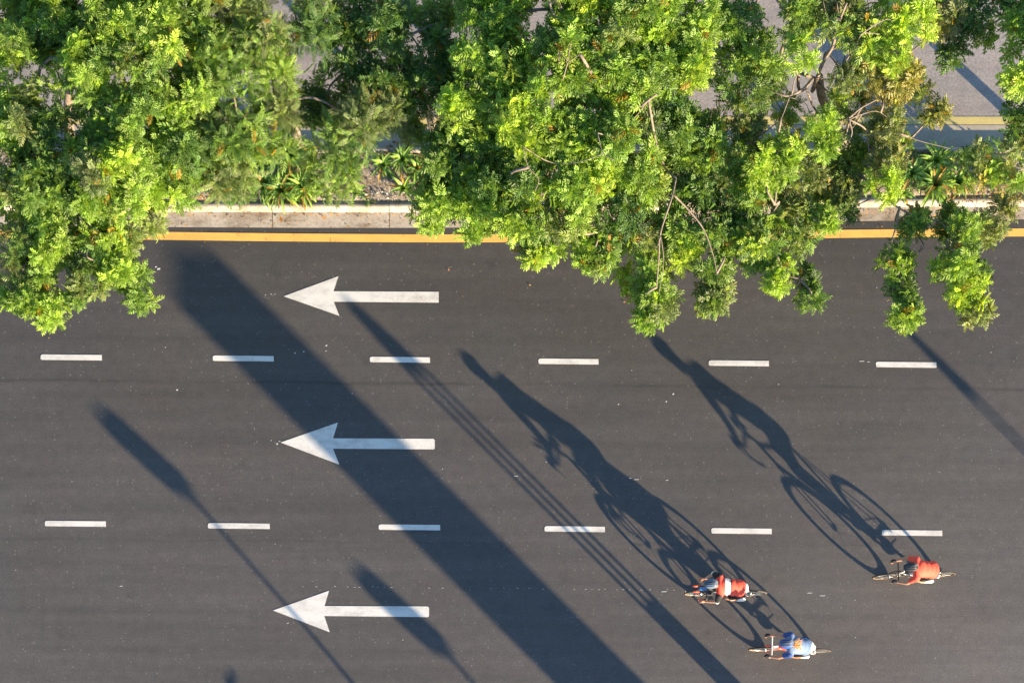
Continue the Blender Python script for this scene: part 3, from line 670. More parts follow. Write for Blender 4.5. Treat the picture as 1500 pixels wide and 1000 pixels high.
# strappy lily-like plants
def strap_plant(px, py, n, l, label, mix='mid', name='strap_leaved_plant'):
    base = W(px, py, .13); root = empty(name, base, label, 'plant', 'strap leaved plants in the median bed')
    V, F, C = [], [], []
    n = int(n * 1.5); l *= 1.12
    for i in range(n):
        an = i * 2.3999 + RNG.uniform(-.3, .3); el = math.radians(RNG.uniform(25, 78) if i > n * .25 else RNG.uniform(65, 86))
        ln = l * RNG.uniform(.7, 1.1); w = RNG.uniform(.022, .034); d = np.array([math.cos(an), math.sin(an), 0]); s = np.array([-d[1], d[0], 0])
        p = d * .02; ang = el; k0 = len(V); seg = 7; a, b = GREENS['bright' if RNG.random() < .6 else mix]; t = RNG.random()
        col = [a[q] * (1 - t) + b[q] * t for q in range(3)]
        if RNG.random() < .08: col = [.42, .27, .06]
        for j in range(seg + 1):
            ww = w * (1 - (j / seg) ** 2.2) * (.75 + .5 * min(1, j / 2)) + .001
            up = np.array([0, 0, 1]) * math.cos(ang) - d * math.sin(ang)
            V += [p - s * ww + up * ww * .5, p, p + s * ww + up * ww * .5]; C += [col] * 3
            p = p + (d * math.cos(ang) + np.array([0, 0, math.sin(ang)])) * ln / seg; ang -= (.16 + .05 * j) * RNG.uniform(.8, 1.2)
            p[2] = max(p[2], .01)
        for j in range(seg):
            q = k0 + j * 3; F += [(q, q + 1, q + 4, q + 3), (q + 1, q + 2, q + 5, q + 4)]
    fo = Foliage(); fo.V = [np.array(V)]; fo.F = [np.array(F)]; fo.C = [np.array(C)]; fo.n = len(V)
    fo.obj('leaves', M['strap'], root)
    m = MB(); m.ell((0, 0, 0), (.035, .035, .07), 0, 8, 5); m.obj('crown_base', M['bark'], root, True)
for a in [(425, 232, 34, .62, 'large strappy green plant highest in the clump left of the bare soil'), (388, 272, 26, .48, 'strappy green plant lowest left of the clump beside the kerb'), (412, 282, 30, .50, 'strappy green plant in the front of the clump, leaves hanging over the kerb'),
          (442, 275, 24, .46, 'strappy green plant right of the clump beside the bare soil'), (562, 243, 12, .34, 'small pale strappy plant behind the bare soil, left of its neighbour'), (590, 236, 16, .36, 'pale strappy plant behind the bare soil near the dark gutter'),
          (612, 248, 10, .32, 'small strappy plant half hidden under the big tree edge'), (592, 278, 9, .36, 'sparse strappy plant in the bare soil close to the kerb'), (522, 284, 6, .28, 'tiny strappy sprout at the bare soil edge above the kerb'),
          (1368, 274, 36, .56, 'star shaped strappy plant in front of the shrub gap at right'), (1370, 240, 26, .50, 'yellow green strappy plant behind the star shaped one at right'), (1335, 255, 18, .42, 'strappy plant left of the star shaped one at right'),
          (1402, 268, 18, .40, 'strappy plant between the star shaped plant and the dark shrub'), (1320, 285, 10, .32, 'small strappy plant above the branch fork over the kerb'), (1255, 262, 20, .45, 'strappy plant under the sparse tree beside brown leaf litter'),
          (1215, 272, 18, .42, 'strappy plant left of the brown leaf litter under the sparse tree'), (1105, 270, 18, .44, 'strappy plant showing between the sprigs under the sparse tree'), (1010, 225, 14, .44, 'strappy plant in the dark gap right of the big crown'),
          (450, 282, 12, .36, 'small strappy plant at the right foot of the clump by the kerb')]:
    strap_plant(*a)

wf = Foliage(); wp, wx, wz, ws, wc = [], [], [], [], []
for _ in range(520):
    x = random.uniform(-20, 1520); y = random.uniform(226, 292)
    if 505 < x < 600 and 235 < y and random.random() < .97: continue
    p = np.array(W(x, y, .15))
    for _k in range(RNG.integers(2, 6)):
        a = RNG.uniform(0, 6.28); wp.append(p); wx.append([math.cos(a), math.sin(a), RNG.uniform(.1, .9)]); wz.append([0, 0, 1.0]); ws.append(RNG.uniform(.25, .6)); wc.append(pick_col((('olive', 3), ('mid', 3), ('gold', 1))))
wf.leaves(TPL['loose'], np.array(wp), np.array(wx), np.array(wz), np.array(ws), np.array(wc))
tag(wf.obj('weeds', M['leaf'], None), 'low scattered weeds growing on the median soil', kind='stuff')
# fallen leaves, gravel
def scatter(name, spots, mat, label, leafy=True):
    V, F, C = [], [], []
    for (p, r) in spots:
        a = RNG.uniform(0, 6.28); d = np.array([math.cos(a), math.sin(a), RNG.uniform(-.2, .3)]); s = np.array([-d[1], d[0], RNG.uniform(-.3, .3)]); k = len(V)
        p = np.array(p) + np.array([0, 0, r * .25 + .006])
        V += [p - d * r, p - s * r * .42 + [0, 0, r * .15], p + d * r, p + s * r * .42 + [0, 0, r * .12]]; F.append((k, k + 1, k + 2, k + 3))
        c = [(.34, .17, .06), (.22, .11, .05), (.45, .28, .10), (.55, .24, .05), (.14, .08, .05)][RNG.integers(0, 5)]; C += [c] * 4
    fo = Foliage(); fo.V = [np.array(V)]; fo.F = [np.array(F)]; fo.C = [np.array(C)]; fo.n = len(V)
    return tag(fo.obj(name, mat, None), label, kind='stuff')
sp = []
def rp(x0, x1, y0, y1, z, r0, r1, n):
    for _ in range(n):
        x = random.uniform(x0, x1); sp.append((W(x, random.uniform(y0, y1), z), random.uniform(r0, r1)))
rp(0, 1500, 309, 318, .02, .014, .042, 230); rp(0, 1500, 312, 333, .015, .012, .035, 190); rp(1200, 1500, 302, 312, .02, .015, .035, 60)
rp(0, 1500, 222, 292, .17, .02, .05, 260); rp(1200, 1290, 240, 280, .18, .03, .06, 140); rp(585, 650, 225, 250, .18, .03, .05, 80); rp(265, 310, 285, 297, .17, .02, .04, 60); rp(1380, 1500, 280, 297, .17, .02, .04, 120)
rp(540, 640, 208, 216, .01, .03, .06, 8); rp(560, 600, 198, 206, .01, .03, .05, 4); rp(0, 1500, 325, 360, .003, .012, .03, 30); rp(520, 680, 262, 292, .17, .008, .02, 70)
rp(600, 1320, 352, 470, .003, .012, .03, 26); rp(0, 240, 352, 500, .003, .012, .03, 12)
sp += [(W(78, 476, .01), .11), (W(235, 318, .02), .06), (W(412, 322, .02), .08), (W(475, 320, .02), .05), (W(605, 320, .02), .05), (W(1349, 362, .01), .035), (W(1378, 220, .1), .05)]
scatter('leaf_litter', sp, M['litter'], 'dry brown and orange leaves fallen on soil, kerb and gutter')
m = MB()
for _ in range(300):
    zone = random.random()
    x, y = (random.uniform(445, 600), random.gauss(288, 5)) if zone < .6 else (random.uniform(440, 640), random.uniform(240, 292))
    if y > 293.5: y = 293
    r = random.uniform(.006, .016) if random.random() < .92 else random.uniform(.02, .035); c = W(x, y, .165)
    m.ell((c.x, c.y, c.z - r * .2), (r, r * random.uniform(.6, 1), r * .7), 0, 5, 3)
tag(m.obj('gravel', M['stone']), 'pale gravel and pebbles lying on the bare median soil', kind='stuff')

# ------------------------------------------------------------------ bicycles
BB = Vector((-.07, 0, .27)); HF = Vector((.50, 0, .34)); HR = Vector((-.50, 0, .34)); WR = .34
def bicycle(loc, rz, label, c1, c2, tape, lean=0.0, steer=0.0, aero=False, bottle=None):
    root = empty('road_bicycle', loc, label, 'bicycle', 'racing bicycles on the road', rz)
    root.rotation_euler = (lean, 0, rz)
    seat_t = Vector((-.22, 0, .86)); head_t = Vector((.36, 0, .88)); head_b = Vector((.40, 0, .74))
    m = MB()
    m.tube([BB, head_b], .030, 8, 0); m.tube([seat_t, head_t], .022, 8, 0); m.tube([BB, seat_t], .018, 8, 1)
    for s in (-1, 1):
        m.tube([BB + Vector((0, .03 * s, 0)), HR + Vector((0, .065 * s, 0))], .010, 6, 1)
        m.tube([seat_t + Vector((0, .02 * s, -.03)), HR + Vector((0, .065 * s, 0))], .009, 6, 0)
    m.tube([head_b, head_t + Vector((-.01, 0, .04))], .024, 8, 1); m.tube([BB + Vector((0, -.04, 0)), BB + Vector((0, .04, 0))], .025, 8, 1)
    m.obj('frame', [c1, c2], root, True)
    fk = MB()
    for s in (-1, 1): fk.tube(curve([head_b + Vector((0, .03 * s, 0)), Vector((.44, .052 * s, .60)), HF + Vector((0, .055 * s, 0))], 4), .011, 6)
    fk.tube([head_b + Vector((0, -.04, 0)), head_b + Vector((0, .04, 0))], .018, 6)
    fork = fk.obj('fork', c1, root, True)
    for hub, st in ((HF, steer), (HR, 0)):
        w = bpy.data.objects.new('wheel', None); COL.objects.link(w); w.parent = root; w.location = hub; w.rotation_euler = (0, 0, st)
        t = MB(); t.torus((0, 0, 0), WR - .013, .0145, 56, 8); t.obj('tyre', M['black'], w, True)
        t = MB()
        for s in (-1, 1): t.torus((0, s * .009, 0), WR - .021, .0065, 56, 6)
        t.obj('tyre_wall', M['tan'], w, True)
        t = MB(); t.torus((0, 0, 0), WR - .045, .023, 56, 8, 0, .45); t.obj('rim', M['steel'] if c1 != M['carbon'] or aero else M['carbon'], w, True)
        t = MB()
        for k in range(20):
            a = k * math.pi / 10; s = 1 if k % 2 else -1
            t.tube([(.02 * math.cos(a + .5 * s), .028 * s, .02 * math.sin(a + .5 * s)), ((WR - .045) * math.cos(a), 0, (WR - .045) * math.sin(a))], .0014, 4, cap=False)
        t.obj('spokes', M['steel'], w)
        t = MB(); t.tube([(0, -.06, 0), (0, .06, 0)], [.012, .012], 8); t.tube([(0, -.03, 0), (0, .03, 0)], .02, 10)
        if hub == HR: t.tube([(0, -.05, 0), (0, -.03, 0)], [.035, .05], 14)
        t.obj('hub', M['steel'], w, True)
    sd = MB(); q = Vector((-.25, 0, .965))
    sd.ell(q + Vector((-.07, 0, 0)), (.085, .072, .022), 0, 14, 8); sd.ell(q + Vector((.06, 0, -.002)), (.12, .026, .02), 0, 12, 8)
    sd.tube([seat_t, q - Vector((.0, 0, .02))], .014, 8); sd.obj('saddle', M['whitep'] if tape == M['silver'] else M['carbon'], root, True)
    hb = MB(); z = .95; stem0 = head_t + Vector((-.01, 0, .05))
    hb.tube([stem0, Vector((.46, 0, z))], .016, 8)
    hb.tube(curve([(.46, -.20, z), (.46, -.08, z), (.46, .08, z), (.46, .20, z)], 3), .014, 8)
    for s in (-1, 1):
        if aero:
            hb.tube(curve([(.46, .20 * s, z), (.52, .205 * s, z - .01), (.58, .205 * s, z + .01)], 4), .014, 8)
        else:
            hb.tube(curve([(.46, .20 * s, z), (.53, .205 * s, z - .005), (.565, .21 * s, z - .06), (.53, .21 * s, z - .12), (.46, .21 * s, z - .13)], 5), .014, 8)
    hbo = hb.obj('handlebar', tape, root, True)
    for s in (-1, 1):
        lv = MB()
        lv.ell((.56, .205 * s, z + .015), (.045, .017, .022), 0, 10, 6); lv.tube(curve([(.60, .205 * s, z + .02), (.625, .21 * s, z - .02), (.60, .215 * s, z - .10)], 4), .007, 5)
        lv.obj('brake_lever', M['steel'] if not aero else M['orange'], hbo, True)
    if aero:
        ab = MB()
        for s in (-1, 1):
            ab.tube(curve([(.40, .06 * s, z + .05), (.56, .06 * s, z + .04), (.64, .058 * s, z + .05)], 4), .012, 8, 0)
            ab.ell((.41, .08 * s, z + .065), (.05, .04, .012), 0, 10, 6)
        abo = ab.obj('aero_bar', M['carbon'], root, True)
        for s in (-1, 1):
            tp = MB(); tp.tube([(.61, .058 * s, z + .05), (.69, .056 * s, z + .062), (.74, .055 * s, z + .075)], [.017, .02, .010], 8); tp.obj('bar_end', M['orange'], abo, True)
    ck = MB()
    pr = BB + Vector((.165, -.115, .04)); pl = BB + Vector((-.165, .115, -.04))
    ck.tube([BB + Vector((0, .055, 0)), pl - Vector((0, .035, 0))], [.014, .010], 6); ck.tube([BB - Vector((0, .055, 0)), pr + Vector((0, .035, 0))], [.014, .010], 6)
    ck.obj('crank', M['carbon'], root, True)
    cr = MB(); cr.torus(BB - Vector((0, .045, 0)), .09, .008, 30, 5)
    for k in range(5): cr.tube([BB - Vector((0, .045, 0)), BB + Vector((.09 * math.cos(k * 1.257), -.045, .09 * math.sin(k * 1.257)))], .005, 5)
    cr.obj('chainring', M['steel'], root, True)
    ch = MB(); ch.tube([BB + Vector((0, -.045, .092)), HR + Vector((0, -.042, .04))], .005, 4); ch.tube([BB + Vector((0, -.045, -.092)), HR + Vector((.05, -.042, -.10)), HR + Vector((.02, -.042, -.05))], .005, 4); ch.obj('chain', M['black'], root)
    for p in (pr, pl):
        pd = MB(); pd.box(p, (.08, .07, .014)); pd.obj('pedal', M['black'], root, bevel=.004)
    bt = MB(); d = (head_b - BB).normalized(); a = BB + d * .17 + Vector((-.035, 0, .055)); bt.tube([a, a + d * .13, a + d * .15, a + d * .18], [.036, .036, .02, .015], 12)
    bt.obj('bottle', bottle or M['whitep'], root, True)
    if aero:
        bt = MB(); bt.tube([(.46, 0, z + .06), (.58, 0, z + .06), (.62, 0, z + .06)], [.036, .034, .012], 12); bt.obj('bottle', simple('blue_bottle', (.08, .26, .55), .3), root, True)
    return root

# ------------------------------------------------------------------ riders
def blob(name, caps, ells, mat, parent, voxel=.010, smooth=4):
    """one continuous skin grown over tapered capsules and ellipsoids"""
    m = MB()
    for a, b, ra, rb in caps:
        a = Vector(a); b = Vector(b); n = 3; pts = []; rs = []; ax = (b - a).normalized()
        for t, f in ((-1, .02), (-.8, .6), (-.45, .893)): pts.append(a + ax * ra * t); rs.append(ra * f)
        for k in range(n + 1): pts.append(a.lerp(b, k / n)); rs.append(ra + (rb - ra) * k / n)
        for t, f in ((.45, .893), (.8, .6), (1, .02)): pts.append(b + ax * rb * t); rs.append(rb * f)
        m.tube(pts, rs, 14)
    for e in ells: m.ell(e[0], e[1], 0, 20, 14, e[2] if len(e) > 2 else None)
    o = m.obj(name, mat, None)
    r = o.modifiers.new('r', 'REMESH'); r.mode = 'VOXEL'; r.voxel_size = voxel
    s = o.modifiers.new('s', 'SMOOTH'); s.iterations = smooth; s.factor = .5
    dg = bpy.context.evaluated_depsgraph_get(); dg.update()
    me = bpy.data.meshes.new_from_object(o.evaluated_get(dg)); me.name = name
    old = o.data; bpy.data.objects.remove(o); bpy.data.meshes.remove(old)
    me.shade_smooth()
    ob = bpy.data.objects.new(name, me); COL.objects.link(ob)
    me.materials.clear(); me.materials.append(mat); ob.parent = parent
    return ob

def rider(loc, rz, label, pose, lean=0.0):
    root = empty('person', loc, label, 'person', 'cyclists riding on the road', rz); root.rotation_euler = (lean, 0, rz)
    g = pose.get; hx, hy, hz = g('head', (.36, 0, 1.46)); shz = g('shz', 1.31); shx = g('shx', .20); lat = g('lat', 0)
    V_ = Vector; head = V_((hx, hy, hz))
    hip = {s: V_((-.21, .085 * s, .97)) for s in (-1, 1)}; sh = {s: V_((shx, .175 * s + lat, shz)) for s in (-1, 1)}
    hd = g('hands'); el = g('elbows')
    ankle = {1: BB + V_((-.265, .115, .035)), -1: BB + V_((.065, -.115, .125))}
    knee = {1: V_((.03, .135, .73)), -1: V_((.215, -.125, .80))}
    def lerp(a, b, t): return a.lerp(b, t)
    neck = V_((shx + .03, lat, shz + .04)); chest = V_((shx - .10, lat, shz - .07)); waist = V_((-.10, lat * .5, 1.10)); pelvis = V_((-.20, 0, 1.00))
    caps, ells = [], []
    RX = Matrix.Rotation(-math.atan2(shz - 1.0, shx + .2), 3, 'Y')
    ells += [(lerp(chest, neck, .25), (.15, .165, .12), RX), (lerp(chest, waist, .45), (.16, .145, .12), RX), (waist, (.14, .14, .12), RX), (pelvis, (.13, .16, .12))]
    caps += [(neck, head - V_((.05, 0, .06)), .062, .055), (sh[1], neck, .062, .06), (sh[-1], neck, .062, .06), (pelvis, waist, .12, .115)]
    ells += [(head + V_((0, 0, 0)), (.098, .076, .105)), (head + V_((.03, 0, -.07)), (.055, .052, .06))]           # skull, jaw
    fx = V_((1, 0, -.25)).normalized()
    ells += [(head + fx * .105 + V_((0, 0, -.015)), (.018, .014, .024)), (head + fx * .088 + V_((0, 0, -.055)), (.014, .024, .008))]   # nose, lips
    for s in (-1, 1): ells += [(head + V_((-.005, .078 * s, -.02)), (.018, .012, .03))]                                # ears
    for s in (-1, 1):
        caps += [(sh[s], el[s], .054, .042), (el[s], hd[s], .042, .027)]
        caps += [(hip[s], knee[s], .094, .062), (knee[s], lerp(knee[s], ankle[s], .35), .060, .062), (lerp(knee[s], ankle[s], .35), ankle[s], .062, .038)]
        caps += [(ankle[s], ankle[s] + V_((.10, 0, -.07)), .034, .030)]
    body = blob('body', caps, ells, M['skin'], root, .0095, 4)
    # eyes
    for s in (-1, 1):
        m = MB(); m.ell(head + fx * .086 + V_((0, .033 * s, .005)), (.012, .012, .010), 0, 10, 6); m.obj('eye', M['dark_hair'], root, True)
    # hands: palm, four curled fingers and a thumb, one continuous surface each
    for s in (-1, 1):
        w = hd[s]; d = (w - el[s]).normalized(); d = V_((d.x, d.y * .3, d.z * .3)).normalized(); side = V_((0, -s, 0))
        c = w + d * .045 + V_((0, 0, .012)); hc = [(w, c + d * .01, .026, .030)]
        for k in range(4):
            b0 = c + d * (.05 - .012 * abs(k - 1)) - side * (.030 - .020 * k) * 1.0 + V_((0, 0, .004)); l1 = (.036, .042, .038, .03)[k]
            b1 = b0 + d * l1 * .7 + V_((0, 0, -l1 * .5)); b2 = b1 + V_((-.004, -.004 * s, -.026)); b3 = b2 - d * .016 + V_((0, 0, -.010))
            hc += [(c + (b0 - c) * .5, b0, .010, .0095), (b0, b1, .0092, .0088), (b1, b2, .0088, .0082), (b2, b3, .008, .0072)]
        t0 = c + side * .022 - d * .012; t1 = t0 + side * .016 + d * .026 + V_((0, 0, -.012)); t2 = t1 + d * .022 + V_((0, 0, -.018))
        hc += [(t0, t1, .012, .010), (t1, t2, .010, .008)]
        h = blob('hand', hc, [(c, (.045, .036, .022))], M['skin'], root, .005, 2); h['label'] = g('hand_label', 'gloved hand on the bar')
        if g('glove'):
            gc = [(w - d * .012, c + d * .015, .031, .034)]
            blob('glove', gc, [(c, (.052, .043, .029))], g('glove'), h, .006, 3)
    # clothes
    J = g('jersey'); e2 = [(p, tuple(r + .012 for r in rr), *rest) for p, rr, *rest in ells[:3]]
    e2 += [(lerp(pelvis, waist, .35) + V_((-.01, 0, .02)), (.145, .180, .10)), (lerp(chest, waist, .7), (.15, .172, .10), RX), (lerp(chest, waist, .2), (.15, .176, .10), RX)]
    c2 = [(sh[1], neck - V_((.02, 0, 0)), .074, .07), (sh[-1], neck - V_((.02, 0, 0)), .074, .07), (lerp(pelvis, waist, .3), waist, .125, .125), (waist, chest, .125, .12)]
    if not g('sleeve'):
        for s in (-1, 1): c2 += [(sh[s], lerp(sh[s], el[s], .6), .068, .056)]
    jer = blob('jersey', c2, e2, J, root, .010, 5)
    if g('sleeve'):
        for s in (-1, 1): blob('sleeve', [(sh[s] + V_((.01, .01 * s, .004)), lerp(sh[s], el[s], g('slen', .6)), .074, .055)], [], g('sleeve'), jer, .009, 3)
    if g('armband'):
        for s in (-1, 1): blob('cuff', [(lerp(sh[s], el[s], .88), lerp(sh[s], el[s], 1.0), .052, .050)], [], M['white_cloth'], jer, .008, 2)
    if g('band'):
        # white panel over the shoulder blades following the jersey, with dark block writing on it
        def top_at(x, y):
            ok, p, n, i = jer.ray_cast(V_((x, y, 2.2)), V_((0, 0, -1)))
            return (p, n) if ok else None
        def patch(x0, x1, y0, y1, lift, nx=6, nyy=22):
            m = MB(); rows = []
            for i in range(nx + 1):
                row = []
                for j in range(nyy + 1):
                    h = top_at(x0 + (x1 - x0) * i / nx, y0 + (y1 - y0) * j / nyy)
                    row.append(h[0] + h[1] * lift if h else None)
                rows.append(row)
            for i in range(nx):
                for j in range(nyy):
                    q = [rows[i][j], rows[i + 1][j], rows[i + 1][j + 1], rows[i][j + 1]]
                    if all(x is not None for x in q): m.add(q, [(0, 1, 2, 3)])
            return m
        bx0, bx1 = g('band')
        bo = patch(bx0, bx1, -.21 + lat, .21 + lat, .004).obj('chest_band', M['white_cloth'], jer, True)
        xm = (bx0 + bx1) / 2; hw = (bx1 - bx0)
        # four block letters read across the back: strokes as small raised patches
        m = MB(); gl = {'B': [(0, 0, .25, 1), (0, 0, 1, .2), (0, .4, .9, .6), (0, .8, 1, 1), (.75, .1, 1, .9)], 'M': [(0, 0, .22, 1), (.78, 0, 1, 1), (.2, .6, .5, .95), (.5, .6, .8, .95), (.4, .4, .6, .7)], 'C': [(0, 0, .25, 1), (0, 0, 1, .22), (0, .78, 1, 1)]}
        wL = .072; y = -.125 + lat
        for chh in 'BMC':
            for a, b, c, d in gl[chh]:
                # text runs along y, letter height along x
                yy0, yy1 = y + a * wL, y + c * wL; xx0 = bx0 - .028 + b * .030; xx1 = bx0 - .028 + d * .030
                pm = patch(xx0, xx1, yy0, yy1, .006, 2, 3)
                n = len(m.v); m.v += pm.v; m.f += [tuple(i + n for i in f) for f in pm.f]; m.mi += pm.mi
            y += wL + .016
        m.obj('lettering', M['black_cloth'], bo)
        for yb in (-.10, .03): patch(bx0 + .01, bx1 - .035, yb + lat, yb + .012 + lat, .006, 3, 2).obj('band_stripe', M['black_cloth'], bo)
    # waist hem / bib edge showing behind the jersey
    sc = []
    for s in (-1, 1): sc += [(hip[s], lerp(hip[s], knee[s], .68), .108, .082)]
    shorts = blob('shorts', sc + [(pelvis - V_((0, 0, .02)), waist, .128, .118)], [(pelvis, (.142, .165, .125))], g('shorts', M['black_cloth']), root, .010, 4)
    if g('hem'): blob('hem', [], [(pelvis + V_((-.093, 0, .045)), (.062, .115, .068))], g('hem'), shorts, .009, 3)
    for s in (-1, 1):
        so = MB(); so.tube([lerp(knee[s], ankle[s], .62), lerp(knee[s], ankle[s], .8), ankle[s], ankle[s] + V_((.03, 0, -.03))], [.052, .046, .044, .042], 12); sock = so.obj('sock', g('sock', M['white_cloth']), root, True)
        a = ankle[s]
        blob('shoe', [(a + V_((-.035, 0, -.035)), a + V_((.06, 0, -.075)), .042, .042), (a + V_((.06, 0, -.075)), a + V_((.165, 0, -.085)), .041, .032)], [], g('shoe', M['whitep']), root, .008, 3)
    # helmet: shell with raised ribs and a rim
    hm = MB(); hc = head + V_((-.012, 0, .028)); rt = Matrix.Rotation(math.radians(g('tilt', 12)), 3, 'Y')
    hm.ell(hc, (.138, .102, .100), 0, 28, 16, rt, -.15)
    hel = hm.obj('helmet', g('helm'), root, True)
    rb = MB()
    for k in (-2, -1, 0, 1, 2):
        pts = []
        for t in range(13):
            a = math.radians(12 + t * 13); y = k * .030 * math.sin(a) ** .5 * 1.05
            q = V_((math.cos(a) * .143, y, math.sin(a) * .105 * math.sqrt(max(.05, 1 - (y / .104) ** 2)))); pts.append(hc + rt @ q)
        rb.tube(pts, [g('ribw', .5) * (.006 + .005 * math.sin(math.pi * i / 12)) for i in range(13)], 6)
    rb.obj('helmet_rib', g('rib'), hel, True)
    for k in g('vents', (-1.5, -.5, .5, 1.5)):
        vn = MB(); ve = []
        for a in (40, 75, 110, 140):
            a_ = math.radians(a); y = k * .034; q = V_((math.cos(a_) * .137, y, math.sin(a_) * .1 * math.sqrt(1 - (y / .104) ** 2)))
            q2 = q; ve.append(hc + rt @ q)
        vn.tube(curve(ve, 4), [.002] + [.010] * (len(curve(ve, 4)) - 2) + [.002], 6, 0); vn.obj('helmet_vent', M['black'], hel, True)
    if g('pony'):
        hp = head + V_((-.10, 0, -.02)); hair = MB()
        for k in range(60):
            dy = RNG.uniform(-1, 1); l = RNG.uniform(.14, .25)
            hair.tube(curve([hp + V_((0, dy * .03, RNG.uniform(-.02, .03))), hp + V_((-l * .45, dy * .06, .03 + RNG.uniform(-.01, .03))), hp + V_((-l, dy * .115 + RNG.uniform(-.02, .02), RNG.uniform(-.03, .03) + .0))], 4), [.012, .013, .013, .012, .011, .010, .008, .006, .003][:9], 5)
        hair.ell(hp + V_((.02, 0, 0)), (.06, .07, .07), 0, 12, 8); hair.obj('hair', M['hair'], root, True)
    else:
        hair = MB(); hair.ell(head + V_((-.03, 0, -.005)), (.078, .081, .085), 0, 14, 8); hair.obj('hair', M['dark_hair'], root, True)
    return root

HOODS = {1: (.515, .205, .985), -1: (.515, -.205, .985)}
def v2(d): return {k: Vector(v) for k, v in d.items()}
R1p = W(1333, 845.5); R2p = W(1060, 871.5); R3p = W(1153, 953.5)
PI = math.pi
bicycle(R1p, PI + math.radians(1.6), 'black road bicycle ridden by the cyclist in the plain red jersey', M['carbon'], M['whitep'], M['black'], 0, .05)
rider(R1p, PI + math.radians(1.6), 'cyclist in plain coral red jersey and black helmet, riding alone at right', dict(
    hands=v2(HOODS), elbows=v2({1: (.33, .25, 1.10), -1: (.33, -.24, 1.10)}), head=(.36, 0, 1.475), shz=1.315, shx=.19,
    jersey=M['red_cloth'], glove=M['black_cloth'], helm=M['helmet_black'], rib=M['helmet_dark_grey'], ribw=.9, hand_label='black gloved hand on the brake hood'))
bicycle(R2p, PI + math.radians(0.3), 'black racing bicycle with red tipped aero bars under the banded jersey rider', M['carbon'], M['carbon'], M['carbon'], 0, 0, True, M['black'])
rider(R2p, PI + math.radians(0.3), 'cyclist crouching in red jersey with white chest band and grey helmet', dict(
    hands=v2({1: (.50, .24, .975), -1: (.50, -.20, .975)}), elbows=v2({1: (.27, .26, 1.09), -1: (.34, -.28, 1.13)}), head=(.45, -.035, 1.47), shz=1.34, shx=.25, lat=-.01, tilt=18,
    jersey=M['red_cloth'], sleeve=M['black_cloth'], slen=.85, armband=True, glove=None, helm=M['helmet_grey'], rib=M['helmet_grey'], vents=(-.5, .5), band=(.03, .15), hem=M['white_cloth'], hand_label='bare hand on the base bar'))
bicycle(R3p, PI - math.radians(1.8), 'red and white road bicycle with silver bars ridden by the blond cyclist', M['redp'], M['whitep'], M['silver'], 0, .04)
rider(R3p, PI - math.radians(1.8), 'cyclist in pale blue jersey with loose blond hair under a blue helmet', dict(
    hands=v2(HOODS), elbows=v2({1: (.34, .23, 1.10), -1: (.34, -.22, 1.12)}), head=(.285, 0, 1.49), shz=1.30, shx=.15,
    jersey=M['blue_cloth'], sleeve=M['navy_cloth'], slen=.5, glove=M['black_cloth'], helm=M['helmet_blue'], rib=M['rib_blue'], ribw=.45, pony=True, hem=M['white_cloth'], hand_label='black gloved hand on the brake hood'))

# ------------------------------------------------------------------ tall things south-east of the frame whose shadows cross the road
z = 5.6; c0 = caster(246, 360, z)                      # north-west top corner of a square tower
pw, pd_ = .84, 1.05
root = empty('gantry_column', (c0.x + pw / 2, c0.y - pd_ / 2, 0), 'tall rectangular concrete column casting the broadest diagonal shadow over the arrows', 'column')
m = MB(); m.box((0, 0, (z - .147) / 2), (pw, pd_, z - .147)); m.obj('shaft', M['kerb'], root, bevel=.03)
m = MB(); m.box((0, 0, .25), (pw + .5, pd_ + .5, .5)); m.obj('plinth', M['kerb'], root, bevel=.04)
m = MB(); m.box((0, 0, z - .075), (pw + .0, pd_ + .0, .146)); m.obj('cap', M['lamp_metal'], root, bevel=.02)

def lamp(px, py, zt, label):
    """street lamp with a flat head on a rising curved arm"""
    z0 = zt; tip = caster(px, py, z0)
    root = empty('street_lamp', (tip.x, tip.y, 0), label, 'street lamp', 'street lamps beyond the near side of the road')
    def at(dx, dy, z): 
        q = caster(px + dx, py + dy, z); return Vector((q.x - tip.x, q.y - tip.y, z))
    a = at(4, 4, z0); b = at(122, 111, z0 - .33); d = (b - a)
    s = Vector((-d.y, d.x, 0)).normalized() * .215; u = Vector((0, 0, .05)); m = MB()
    ring = []
    for t, w in ((0, .80), (.06, .97), (.45, 1.0), (.86, .95), (1.0, .30)):
        p = a + d * t; ring.append([p - s * w - u, p + s * w - u, p + s * w * .8 + u, p - s * w * .8 + u])
    vs = [v for r in ring for v in r]; fs = []
    for i in range(4):
        for k in range(4): fs.append((i * 4 + k, i * 4 + (k + 1) % 4, (i + 1) * 4 + (k + 1) % 4, (i + 1) * 4 + k))
    fs += [(0, 1, 2, 3), (19, 18, 17, 16)]; m.add(vs, fs); m.obj('lamp_head', M['lamp_metal'], root)
    m = MB(); pts = [b, at(210, 212, z0 - .68), at(300, 315, z0 - 1.05), at(370, 398, z0 - 1.45), at(430, 470, z0 - 2.1)]; e = pts[-1]
    m.tube(curve(pts, 5), .038, 8); m.obj('arm', M['lamp_metal'], root, True)
    m = MB(); m.tube([e, (e.x + .05, e.y - .05, 1.2), (e.x + .05, e.y - .05, 0)], [.045, .075, .09], 10); m.tube([(e.x + .05, e.y - .05, 0), (e.x + .05, e.y - .05, .35)], [.16, .12], 10); m.obj('pole', M['lamp_metal'], root, True)
lamp(150, 606, 3.6, 'street lamp throwing the thin shadow that crosses the tip of the lowest arrow')
lamp(527, 838, 3.3, 'street lamp throwing the small paddle shadow on the tail of the lowest arrow')

